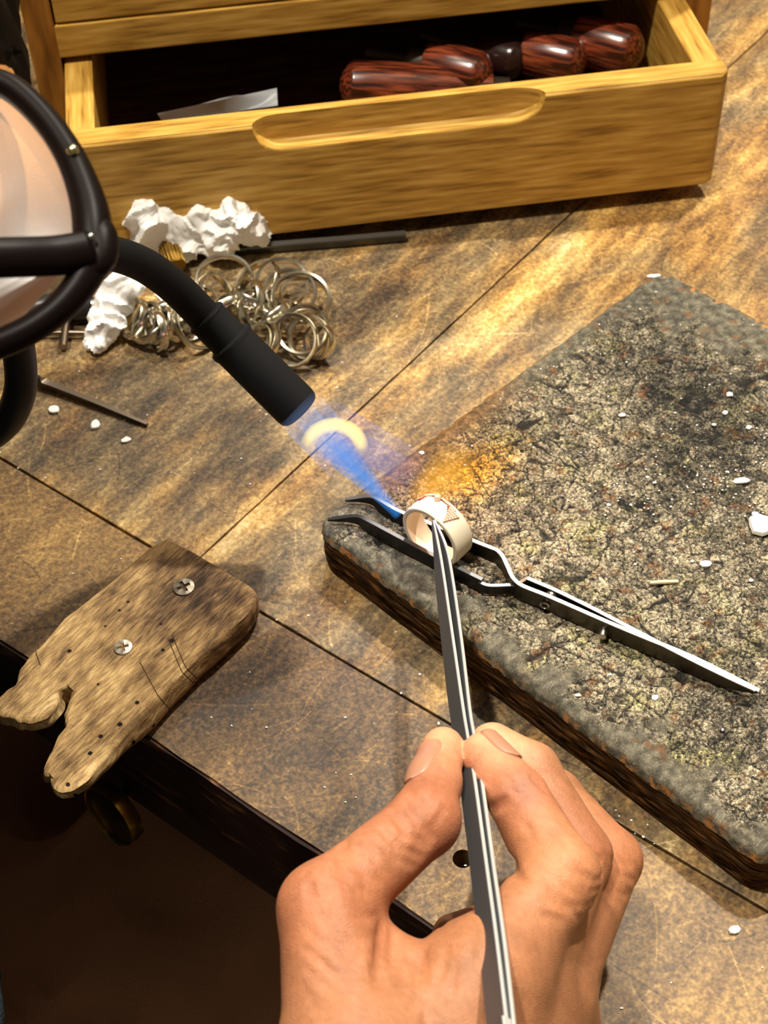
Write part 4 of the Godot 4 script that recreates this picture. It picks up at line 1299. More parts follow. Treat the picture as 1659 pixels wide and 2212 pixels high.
func glow(c: Color, energy: float, alpha: float) -> StandardMaterial3D:
	var m := mat(Color(0, 0, 0, alpha), 1.0, 0.0, 0.0)
	m.specular_mode = BaseMaterial3D.SPECULAR_DISABLED
	m.transparency = BaseMaterial3D.TRANSPARENCY_ALPHA
	m.vertex_color_use_as_albedo = true
	m.emission_enabled = true
	m.emission = c
	m.emission_energy_multiplier = energy
	return m
func plume(called: String, t: Node3D, path: PackedVector3Array, radii: PackedFloat32Array, fade: PackedFloat32Array, shells: int, m: Material) -> void:
	# burning gas as nested thin shells that thin out towards the outside
	var mb := MB.new()
	for s in shells:
		var k := (s + 1.0) / shells
		var from := mb.v.size()
		var rr := []
		for i in path.size(): rr.append(radii[i] * k)
		mb.tube(path, rr, 28, false)
		for i in range(from, mb.v.size()):
			mb.c[i] = Color(1, 1, 1, fade[(i - from) / 28])
	build(called, mb, m, t, 180)
func flame() -> void:
	var t := thing("torch_flame", "blue gas flame blowing from the black torch nozzle on to the ring", "flame")
	var p0 := Vector3(-0.0266, 0.0605, -0.00183)
	var p1 := Vector3(0.0048, 0.045, 0.03302)
	var n := 24
	var core := PackedVector3Array(); var cr := PackedFloat32Array(); var cf := PackedFloat32Array()
	var br := PackedFloat32Array(); var bf := PackedFloat32Array()
	var off := Vector3(0.76787, 0.43506, -0.47021)
	for i in n + 1:
		var f := i / float(n)
		core.append(p0.lerp(p1, f))
		cr.append(lerpf(0.0062, 0.0019, smoothstep(0.15, 1.0, f)))
		cf.append(smoothstep(0.16, 0.48, f) * (1.0 - 0.45 * smoothstep(0.75, 1.0, f)))
		br.append(lerpf(0.0082, 0.0078, f)); bf.append((1.0 - smoothstep(0.26, 0.60, f)) * smoothstep(0.0, 0.09, f))
	plume("flame_core", t, core, cr, cf, 3, glow(Color(0.22, 0.62, 1.0), 0.98, 0.17))
	plume("flame_base", t, core, br, bf, 2, glow(Color(0.66, 0.78, 1.0), 1.0, 0.12))
	# the lilac envelope spreads above the core and over the block
	var env := PackedVector3Array(); var er := PackedFloat32Array(); var ef := PackedFloat32Array()
	var q0 := Vector3(-0.02332, 0.059, 0.00143); var q1 := Vector3(0.01582, 0.04, 0.01522)
	for i in n + 1:
		var f := i / float(n)
		env.append(q0.lerp(q1, f))
		er.append(lerpf(0.0098, 0.0078, f)); ef.append(smoothstep(0.0, 0.3, f) * (1.0 - smoothstep(0.5, 1.0, f)))
	plume("flame_envelope", t, env, er, ef, 2, glow(Color(0.62, 0.64, 0.98), 0.85, 0.10))
	# hot orange gas blown past the ring
	var hot := PackedVector3Array(); var hr := PackedFloat32Array(); var hf := PackedFloat32Array()
	var h0 := Vector3(0.00862, 0.044, 0.02679); var h1 := Vector3(0.0301, 0.03, -0.00717)
	for i in n + 1:
		var f := i / float(n)
		hot.append(h0.lerp(h1, f))
		hr.append(lerpf(0.002, 0.0092, sqrt(f)) * (1.0 - 0.35 * smoothstep(0.7, 1.0, f)))
		hf.append(smoothstep(0.0, 0.3, f) * (1.0 - smoothstep(0.65, 1.0, f)))
	plume("orange_tail", t, hot, hr, hf, 5, glow(Color(1.0, 0.70, 0.20), 1.15, 0.10))
	# the yellow crescent burning just off the nozzle
	var arc := PackedVector3Array(); var ar := PackedFloat32Array(); var af := PackedFloat32Array()
	var c := Vector3(-0.01542, 0.054, 0.01047)
	var rx := Vector3(0.99915, -0.02797, 0.03023); var ry := Vector3(0.04119, 0.67857, -0.73338)
	for i in n + 1:
		var f := i / float(n)
		var a := lerpf(PI * 1.06, -0.10 * PI, f)
		arc.append(c + rx * cos(a) * 0.0088 + ry * sin(a) * 0.0076)
		ar.append(0.0024); af.append(smoothstep(0.0, 0.35, f) * (1.0 - smoothstep(0.74, 1.0, f)))
	plume("yellow_crescent", t, arc, ar, af, 5, glow(Color(1.0, 0.90, 0.52), 1.9, 0.18))
	for q in [[core[12], Color(0.35, 0.5, 1.0), 0.00035], [hot[12] + Vector3(0, 0.006, 0), Color(1.0, 0.5, 0.12), 0.0006]]:
		var l := OmniLight3D.new()
		l.name = "flame_light"
		l.position = q[0]
		l.light_color = q[1]
		l.light_energy = q[2]
		l.light_size = 0.004
		l.omni_range = 3.0
		l.omni_attenuation = 2.0
		l.shadow_enabled = true
		t.add_child(l, true)

# ---------- work in hand ----------
func silver_ring() -> void:
	var r := 0.0117
	var wdt := 0.0084
	var ang := deg_to_rad(5.0)
	var ax := A * cos(ang) + B * sin(ang)          # axis, pointing away over the bench
	var o := Vector3.ZERO
	var near_c := Vector3(0.01439, 0.033, 0.03343)
	var t := thing("silver_ring", "wide white silver ring with rose coloured granules gripped upright in the locking tweezers", "ring")
	var at := near_c + ax * wdt * 0.5
	at.y = BH + 0.0007 + r
	var xf := frame(ax, at)
	var m := mat(col(244, 232, 206), 0.5, 0.25, 0.5)
	var h := wdt / 2
	var mb := MB.new()
	mb.band(PackedVector2Array([Vector2(r - 0.0016, -h + 0.0002), Vector2(r - 0.0013, -h), Vector2(r - 0.0003, -h), Vector2(r, -h + 0.0003), Vector2(r + 0.00012, 0), Vector2(r, h - 0.0003), Vector2(r - 0.0003, h), Vector2(r - 0.0013, h), Vector2(r - 0.0016, h - 0.0002), Vector2(r - 0.0016, 0)]), 96, xf)
	build("band", mb, m, t, 40)
	# where the granules sit: angle from the world's up, towards the right end, and place across the band (-1 near, 1 far)
	var bm := mat(col(238, 200, 172), 0.35, 0.2, 0.5)
	var ballm := MB.new(); ballm.ball(Vector3.ZERO, Vector3.ONE, 8)
	var bead := ballm.mesh(180)
	var rt := B - ax * B.dot(ax)
	rt.y = 0; rt = rt.normalized()
	var place := func(a: float, s: float, up: float) -> Vector3: return at + (Vector3.UP * cos(a) + rt * sin(a)) * (r + up) + ax * s * h
	var spots := []
	for i in 9: spots.append([lerpf(-1.15, -0.78, i / 8.0), lerpf(0.62, 0.28, i / 8.0), 0.00050])
	for i in 5: spots.append([lerpf(-0.76, -0.66, i / 4.0), lerpf(0.32, 0.7, i / 4.0), 0.00050])
	for i in 7: spots.append([lerpf(-0.62, -0.32, i / 6.0), lerpf(0.74, 0.86, i / 6.0), 0.00050])
	for i in 9: spots.append([lerpf(-0.06, 0.42, i / 8.0), lerpf(0.80, 0.66, i / 8.0), 0.00052])
	for row in 6:
		for k in 6 - row:
			spots.append([0.30 + 0.062 * k + 0.030 * row, lerpf(0.50, -0.66, row / 5.0), 0.00052])
	for q in spots:
		put("granule", bead, bm, t, Transform3D(Basis().scaled(Vector3.ONE * q[2]), place.call(q[0], q[1], q[2] * 0.55)))
	put("large_granule", bead, mat(col(240, 212, 180), 0.35, 0.3, 0.5), t, Transform3D(Basis().scaled(Vector3.ONE * 0.00125), place.call(-0.17, 0.62, 0.0008)))
	# solder wire under the granules, its dark red also painting the shaded gaps
	var wm := mat(col(150, 62, 36), 0.45, 0.2)
	var wire := MB.new()
	var wp := PackedVector3Array()
	for q in [[-1.18, 0.6], [-0.78, 0.24], [-0.7, 0.3], [-0.64, 0.72], [-0.3, 0.82], [-0.05, 0.76], [0.44, 0.6]]: wp.append(place.call(q[0], q[1], 0.0002))
	wire.tube(spline(wp, 50), [0.00046], 8)
	for row in 5:
		wire.tube(PackedVector3Array([place.call(0.22 + 0.058 * row, lerpf(0.45, -0.55, row / 5.0), 0.0001), place.call(0.24 + 0.04 * row, lerpf(0.35, -0.35, row / 5.0) + 0.25, 0.0001)]), [0.00045], 6)
	build("wire", wire, wm, t, 180)

func steel(c: Color, rough: float) -> StandardMaterial3D:
	return mat(c, rough, 1.0)
func locking_tweezers() -> void:
	var t := thing("locking_tweezers", "dark steel cross-lock tweezers lying on the soldering block with bent tips", "tweezers")
	var m := steel(Color.WHITE, 0.38)
	m.vertex_color_use_as_albedo = true
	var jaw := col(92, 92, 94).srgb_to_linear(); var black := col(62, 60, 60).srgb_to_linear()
	var worn := col(236, 230, 220).srgb_to_linear(); var brown := col(84, 78, 70).srgb_to_linear()  # worn edges painted extra pale, standing in for lamp highlights
	var up := Vector3.UP
	var f := MB.new()
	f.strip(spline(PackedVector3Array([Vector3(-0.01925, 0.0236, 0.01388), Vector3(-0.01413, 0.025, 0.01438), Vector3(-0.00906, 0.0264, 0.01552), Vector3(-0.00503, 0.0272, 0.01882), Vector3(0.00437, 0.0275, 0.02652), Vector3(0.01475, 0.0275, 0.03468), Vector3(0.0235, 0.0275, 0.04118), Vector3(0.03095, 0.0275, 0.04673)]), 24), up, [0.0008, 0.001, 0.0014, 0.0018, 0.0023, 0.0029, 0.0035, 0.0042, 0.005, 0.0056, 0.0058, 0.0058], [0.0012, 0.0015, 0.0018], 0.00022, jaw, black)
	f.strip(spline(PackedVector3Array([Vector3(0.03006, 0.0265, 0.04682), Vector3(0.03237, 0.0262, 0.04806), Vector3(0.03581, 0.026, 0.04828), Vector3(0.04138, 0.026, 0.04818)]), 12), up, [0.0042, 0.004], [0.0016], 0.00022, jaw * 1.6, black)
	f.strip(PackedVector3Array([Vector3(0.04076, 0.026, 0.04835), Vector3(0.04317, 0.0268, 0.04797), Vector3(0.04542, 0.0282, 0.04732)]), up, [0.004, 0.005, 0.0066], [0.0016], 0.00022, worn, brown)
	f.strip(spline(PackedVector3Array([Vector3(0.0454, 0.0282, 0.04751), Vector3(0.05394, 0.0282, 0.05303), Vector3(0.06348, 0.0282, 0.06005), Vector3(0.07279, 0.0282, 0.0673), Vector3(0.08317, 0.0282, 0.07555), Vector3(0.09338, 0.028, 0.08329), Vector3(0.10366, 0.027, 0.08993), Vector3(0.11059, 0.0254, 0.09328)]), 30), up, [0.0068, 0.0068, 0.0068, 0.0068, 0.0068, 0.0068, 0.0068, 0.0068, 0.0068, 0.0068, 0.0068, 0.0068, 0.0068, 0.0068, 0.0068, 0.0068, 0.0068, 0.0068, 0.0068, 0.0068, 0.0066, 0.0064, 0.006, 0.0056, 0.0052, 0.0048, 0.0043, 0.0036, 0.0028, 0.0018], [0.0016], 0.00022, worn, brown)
	build("arm", f, m, t, 35)
	var b := MB.new()
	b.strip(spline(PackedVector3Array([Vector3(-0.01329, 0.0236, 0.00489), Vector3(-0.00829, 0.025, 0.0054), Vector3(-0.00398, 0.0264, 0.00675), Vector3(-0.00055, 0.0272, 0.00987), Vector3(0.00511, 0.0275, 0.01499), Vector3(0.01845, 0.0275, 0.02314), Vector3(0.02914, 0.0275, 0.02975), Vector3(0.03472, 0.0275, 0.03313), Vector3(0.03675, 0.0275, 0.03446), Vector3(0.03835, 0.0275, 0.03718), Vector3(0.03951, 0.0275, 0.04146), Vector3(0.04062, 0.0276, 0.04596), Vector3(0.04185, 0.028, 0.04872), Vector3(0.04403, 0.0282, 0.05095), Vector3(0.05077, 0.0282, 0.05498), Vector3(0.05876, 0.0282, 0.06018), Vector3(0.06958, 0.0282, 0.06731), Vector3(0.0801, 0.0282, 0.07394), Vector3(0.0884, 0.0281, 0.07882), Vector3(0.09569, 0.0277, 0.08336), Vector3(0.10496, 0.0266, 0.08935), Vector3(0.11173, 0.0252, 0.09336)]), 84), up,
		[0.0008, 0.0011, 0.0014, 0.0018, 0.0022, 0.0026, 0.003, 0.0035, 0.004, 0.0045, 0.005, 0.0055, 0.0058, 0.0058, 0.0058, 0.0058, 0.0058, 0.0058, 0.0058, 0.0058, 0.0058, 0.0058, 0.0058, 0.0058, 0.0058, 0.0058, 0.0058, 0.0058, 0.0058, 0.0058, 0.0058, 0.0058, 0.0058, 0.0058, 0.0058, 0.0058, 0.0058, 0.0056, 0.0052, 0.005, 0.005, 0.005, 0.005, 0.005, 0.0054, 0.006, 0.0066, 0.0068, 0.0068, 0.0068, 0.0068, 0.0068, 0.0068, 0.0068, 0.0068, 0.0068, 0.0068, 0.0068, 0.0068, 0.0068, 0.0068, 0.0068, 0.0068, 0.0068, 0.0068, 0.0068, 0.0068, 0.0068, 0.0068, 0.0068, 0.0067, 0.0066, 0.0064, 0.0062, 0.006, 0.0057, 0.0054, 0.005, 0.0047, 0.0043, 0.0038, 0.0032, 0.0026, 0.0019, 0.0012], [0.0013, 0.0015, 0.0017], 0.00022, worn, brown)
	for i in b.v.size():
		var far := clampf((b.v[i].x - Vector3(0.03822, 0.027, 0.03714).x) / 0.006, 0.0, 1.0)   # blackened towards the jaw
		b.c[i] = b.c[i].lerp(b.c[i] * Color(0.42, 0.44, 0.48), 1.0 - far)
	build("arm", b, m, t, 35)
	# pins and their rivet heads
	var rm := steel(col(190, 184, 172), 0.3)
	var nrm := Vector3(-0.52556, 0.04794, 0.84941)
	nrm = (ab(-0.93, 0.0) + ab(0, 0.36) * 1.0).normalized()
	var pin := MB.new()
	pin.tube(PackedVector3Array([Vector3(0.06785, 0.0246, 0.06715) - nrm * 0.001, Vector3(0.06785, 0.0246, 0.06715) + nrm * 0.0030]), [0.0013], 16)
	build("pin", pin, rm, t, 35)
	for q in [Vector3(0.05291, 0.0254, 0.05297), Vector3(0.06999, 0.0254, 0.06379)]:
		var h := MB.new()
		h.ball(q, Vector3(0.0022, 0.0022, 0.0022), 10)
		build("rivet", h, rm, t, 180)
	var eye := MB.new()
	eye.band(PackedVector2Array([Vector2(0.0009, 0), Vector2(0.0014, -0.0003), Vector2(0.0016, 0.0002), Vector2(0.0012, 0.0005)]), 24, frame(nrm, Vector3(0.05037, 0.0248, 0.0562) + nrm * 0.0003))
	build("eyelet", eye, rm, t, 60)
	var dot := MB.new()
	dot.ball(Vector3(0.05037, 0.0248, 0.0562) - nrm * 0.0004, Vector3.ONE * 0.0011, 8)
	build("pin", dot, steel(col(50, 46, 42), 0.5), t, 180)

func straight_tweezers() -> void:
	var t := thing("straight_tweezers", "bright steel straight tweezers held between thumb and index finger with tips on the ring", "tweezers")
	var m := mat(Color.WHITE, 0.42, 0.65)
	m.vertex_color_use_as_albedo = true
	var edge := col(240, 240, 238).srgb_to_linear(); var flat := col(92, 96, 99).srgb_to_linear()  # lamp highlight painted into the edges, shade into the flats
	var up := Vector3(0.30088, 0.69151, 0.65672)
	var a := MB.new()
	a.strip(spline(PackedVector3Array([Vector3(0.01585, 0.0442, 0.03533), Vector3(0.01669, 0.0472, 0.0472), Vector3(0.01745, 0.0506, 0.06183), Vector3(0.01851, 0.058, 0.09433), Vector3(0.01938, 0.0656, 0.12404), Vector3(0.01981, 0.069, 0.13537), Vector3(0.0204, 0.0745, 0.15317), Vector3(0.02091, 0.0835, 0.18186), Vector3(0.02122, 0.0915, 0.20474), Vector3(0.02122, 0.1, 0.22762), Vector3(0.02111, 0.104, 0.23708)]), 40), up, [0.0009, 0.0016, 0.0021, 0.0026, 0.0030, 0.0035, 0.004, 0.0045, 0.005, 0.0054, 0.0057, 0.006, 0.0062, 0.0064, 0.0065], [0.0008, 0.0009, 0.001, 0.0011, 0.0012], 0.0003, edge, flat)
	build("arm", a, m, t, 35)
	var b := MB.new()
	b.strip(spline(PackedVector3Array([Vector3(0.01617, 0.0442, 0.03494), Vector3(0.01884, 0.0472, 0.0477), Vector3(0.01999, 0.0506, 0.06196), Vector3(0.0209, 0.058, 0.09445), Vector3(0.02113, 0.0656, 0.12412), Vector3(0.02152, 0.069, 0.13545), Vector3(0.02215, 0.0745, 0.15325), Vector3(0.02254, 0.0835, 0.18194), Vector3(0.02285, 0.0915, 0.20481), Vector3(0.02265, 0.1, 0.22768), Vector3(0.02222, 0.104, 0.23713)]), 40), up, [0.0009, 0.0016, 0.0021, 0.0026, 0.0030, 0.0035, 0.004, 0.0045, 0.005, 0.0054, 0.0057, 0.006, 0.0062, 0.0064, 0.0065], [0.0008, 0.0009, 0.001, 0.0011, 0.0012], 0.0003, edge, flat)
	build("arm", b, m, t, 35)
	var w := MB.new()
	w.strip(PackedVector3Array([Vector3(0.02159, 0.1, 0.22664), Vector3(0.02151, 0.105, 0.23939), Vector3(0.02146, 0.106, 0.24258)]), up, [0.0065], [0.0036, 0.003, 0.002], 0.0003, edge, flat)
	build("joint", w, m, t, 35)

# ---------- on the bench ----------
func ring_gauges() -> void:
	var t := thing("ring_sizer", "bunch of shiny metal ring gauges strung together beside the white tissues", "ring sizer")
	var m := steel(col(214, 208, 190), 0.2)
	# [centre x, y, height of the centre, radius, normal seen from the camera (right, up, towards)] worked out from the photograph
	var rings := [
		[Vector3(-0.06215, 0.01, -0.13529), 0.01229, Vector3(0.06657, 0.92735, 0.36823)], [Vector3(-0.04856, 0.009, -0.13382), 0.01114, Vector3(-0.4955, 0.85818, 0.13418)], [Vector3(-0.03798, 0.011, -0.13123), 0.01108, Vector3(0.11541, 0.90052, 0.41921)],
		[Vector3(-0.03455, 0.01, -0.12562), 0.01083, Vector3(0.06431, 0.90556, 0.41932)], [Vector3(-0.03026, 0.011, -0.12112), 0.01209, Vector3(0.13965, 0.94414, 0.29849)], [Vector3(-0.02852, 0.009, -0.12287), 0.011, Vector3(0.21906, 0.95166, 0.21529)],
		[Vector3(-0.02919, 0.011, -0.10017), 0.01052, Vector3(-0.14418, 0.85226, 0.50285)], [Vector3(-0.03346, 0.01, -0.09569), 0.01084, Vector3(-0.30088, 0.70836, 0.63852)], [Vector3(-0.02698, 0.008, -0.09959), 0.00925, Vector3(-0.40788, 0.61007, 0.6793)],
		[Vector3(-0.04546, 0.011, -0.09389), 0.00916, Vector3(-0.60931, 0.75211, 0.25113)], [Vector3(-0.0475, 0.009, -0.09466), 0.00919, Vector3(-0.65336, 0.72126, 0.23)], [Vector3(-0.07174, 0.01, -0.10978), 0.01158, Vector3(0.67584, 0.58857, 0.44366)],
		[Vector3(-0.09256, 0.009, -0.11143), 0.0088, Vector3(-0.70331, 0.66873, 0.24114)], [Vector3(-0.09763, 0.009, -0.11378), 0.00864, Vector3(-0.80509, 0.55821, 0.20057)], [Vector3(-0.0873, 0.0085, -0.11024), 0.00861, Vector3(-0.7228, 0.63355, 0.276)],
		[Vector3(-0.07891, 0.009, -0.12733), 0.00877, Vector3(0.42227, 0.90524, 0.04723)], [Vector3(-0.06596, 0.007, -0.13138), 0.00883, Vector3(0.757, 0.61914, 0.20885)], [Vector3(-0.02291, 0.008, -0.09651), 0.00738, Vector3(-0.60061, 0.53347, 0.59554)], [Vector3(-0.03612, 0.007, -0.11225), 0.00752, Vector3(0.33607, 0.91062, -0.24048)]]
	var rg := RandomNumberGenerator.new(); rg.seed = 122
	for k in 16:   # the rings underneath, in two heaps
		var spot: Vector3 = Vector3(-0.09105, 0.005, -0.11376).lerp(Vector3(-0.07424, 0.005, -0.11707), rg.randf()) if k < 7 else Vector3(-0.05933, 0.005, -0.1235).lerp(Vector3(-0.03063, 0.005, -0.11429), rg.randf())
		spot += Vector3(rg.randfn() * 0.003, rg.randf() * 0.004, rg.randfn() * 0.004)
		rings.append([spot, rg.randf_range(0.0085, 0.0108), (Vector3(rg.randfn(), rg.randf_range(0.5, 1.6), rg.randfn())).normalized()])
	for i in rings.size():
		var q: Array = rings[i]
		var mb := MB.new()
		var r: float = q[1]
		var w := 0.0018
		mb.band(PackedVector2Array([Vector2(r - 0.0012, -w * 0.8), Vector2(r - 0.0003, -w), Vector2(r, -w * 0.7), Vector2(r + 0.0001, 0), Vector2(r, w * 0.7), Vector2(r - 0.0003, w), Vector2(r - 0.0012, w * 0.8), Vector2(r - 0.0014, 0)]), 56, frame(q[2], q[0]))
		build("gauge_ring", mb, m, t, 50)
	# the tabs that carry the rings crowd together on the middle ring
	var n := fnl(121, 9.0, 1)
	var tabs := [Vector3(-0.05658, 0.01, -0.12465), Vector3(-0.05332, 0.011, -0.12083), Vector3(-0.0499, 0.012, -0.11703), Vector3(-0.04736, 0.01, -0.12108), Vector3(-0.05926, 0.009, -0.12248), Vector3(-0.05148, 0.012, -0.11362), Vector3(-0.04549, 0.009, -0.11804), Vector3(-0.0423, 0.012, -0.11303), Vector3(-0.05511, 0.008, -0.12047), Vector3(-0.04922, 0.008, -0.12664), Vector3(-0.07163, 0.008, -0.11042), Vector3(-0.07604, 0.009, -0.10778), Vector3(-0.07988, 0.01, -0.11145), Vector3(-0.08269, 0.011, -0.11918), Vector3(-0.07327, 0.011, -0.11273), Vector3(-0.0907, 0.01, -0.11856), Vector3(-0.08879, 0.009, -0.12677)]
	for i in tabs.size():
		var mb := MB.new()
		var d := Vector3(n.get_noise_2d(i, 0), n.get_noise_2d(i, 5) * 0.6, n.get_noise_2d(i, 10)).normalized()
		mb.box(Vector3(-0.0022, -0.0004, -0.0012), Vector3(0.0022, 0.0004, 0.0012), 0.0002, frame(d, tabs[i], Vector3(0.3, 1, 0.2)))
		mb.band(PackedVector2Array([Vector2(0.0016, -0.0003), Vector2(0.0022, -0.0003), Vector2(0.0022, 0.0003), Vector2(0.0016, 0.0003)]), 20, frame(d.cross(Vector3(0.2, 0.4, 1)), tabs[i] + d * 0.0015))
		build("tab", mb, m, t, 40)
	var hub := MB.new()
	hub.tube(spline(PackedVector3Array([Vector3(-0.05797, 0.009, -0.12359), Vector3(-0.05105, 0.01, -0.11778), Vector3(-0.04437, 0.01, -0.11441), Vector3(-0.04166, 0.008, -0.11141), Vector3(-0.04734, 0.007, -0.11006), Vector3(-0.05507, 0.007, -0.11638), Vector3(-0.05797, 0.009, -0.12359)]), 40), [0.0009], 8, false)
	build("hub_ring", hub, m, t, 180)

func crumple(called: String, lobes: Array, label: String, amp: float, s: int) -> void:
	var mb := MB.new()
	sdf(mb, lobes, 0.0009)
	var n := fnl(s, 75.0, 1); var n2 := fnl(s + 1, 210.0, 2); var n3 := fnl(s + 2, 40.0, 1)
	var nn: PackedVector3Array = mb.mesh(180).surface_get_arrays(0)[Mesh.ARRAY_NORMAL]
	for i in mb.v.size():
		var p := mb.v[i]
		var q := p + Vector3(n3.get_noise_3dv(p), n3.get_noise_3dv(p + Vector3.ONE), n3.get_noise_3dv(p - Vector3.ONE)) * 0.006
		var d := (0.42 - absf(n.get_noise_3dv(q)) * 1.5) * amp + (0.3 - absf(n2.get_noise_3dv(q))) * amp * 0.45
		mb.v[i] += nn[i] * d
	var m := mat(col(253, 252, 248), 0.9, 0.0, 0.2)
	m.backlight_enabled = true
	m.backlight = Color(0.35, 0.34, 0.32)
	tag(build(called, mb, m, self, 50), label, "tissue", "crumpled tissues by the ring sizer")
func tissues() -> void:
	crumple("tissue", [
		[Vector3(-0.09546, 0.024, -0.16191), Vector3(-0.09345, 0.014, -0.163), 0.0085, 0.009, 0.004], [Vector3(-0.08948, 0.022, -0.16424), Vector3(-0.08246, 0.016, -0.16476), 0.006, 0.006, 0.004], [Vector3(-0.0736, 0.024, -0.1643), Vector3(-0.07256, 0.015, -0.16544), 0.0045, 0.007, 0.004], [Vector3(-0.05908, 0.022, -0.16215), Vector3(-0.06393, 0.013, -0.1617), 0.0075, 0.008, 0.004],
		[Vector3(-0.05115, 0.014, -0.16599), Vector3(-0.05066, 0.009, -0.16745), 0.0055, 0.006, 0.004], [Vector3(-0.11225, 0.009, -0.16574), Vector3(-0.10036, 0.009, -0.16624), 0.002, 0.006, 0.004], [Vector3(-0.09412, 0.01, -0.16449), Vector3(-0.06644, 0.009, -0.16395), 0.006, 0.006, 0.004], [Vector3(-0.0802, 0.009, -0.16164), Vector3(-0.08015, 0.005, -0.15916), 0.005, 0.0028, 0.003], [Vector3(-0.06455, 0.008, -0.16353), Vector3(-0.06323, 0.005, -0.16254), 0.005, 0.003, 0.003], [Vector3(-0.05722, 0.022, -0.16463), Vector3(-0.05466, 0.018, -0.16406), 0.006, 0.006, 0.004]],
		"large crumpled white tissue lying against the drawer front above the ring gauges", 0.0034, 131)
	crumple("tissue", [
		[Vector3(-0.10289, 0.022, -0.12403), Vector3(-0.10642, 0.014, -0.11999), 0.005, 0.006, 0.004], [Vector3(-0.09808, 0.02, -0.12326), Vector3(-0.10175, 0.013, -0.12507), 0.005, 0.0042, 0.004], [Vector3(-0.1076, 0.012, -0.12104), Vector3(-0.1107, 0.008, -0.11116), 0.0065, 0.006, 0.004], [Vector3(-0.1107, 0.008, -0.11116), Vector3(-0.11317, 0.005, -0.10452), 0.0055, 0.0034, 0.004], [Vector3(-0.10355, 0.012, -0.12226), Vector3(-0.10584, 0.007, -0.11378), 0.0035, 0.003, 0.004], [Vector3(-0.11432, 0.004, -0.1069), Vector3(-0.1158, 0.0035, -0.10586), 0.003, 0.0022, 0.003]],
		"smaller crumpled strip of white tissue hanging over the left ring gauges", 0.0024, 141)

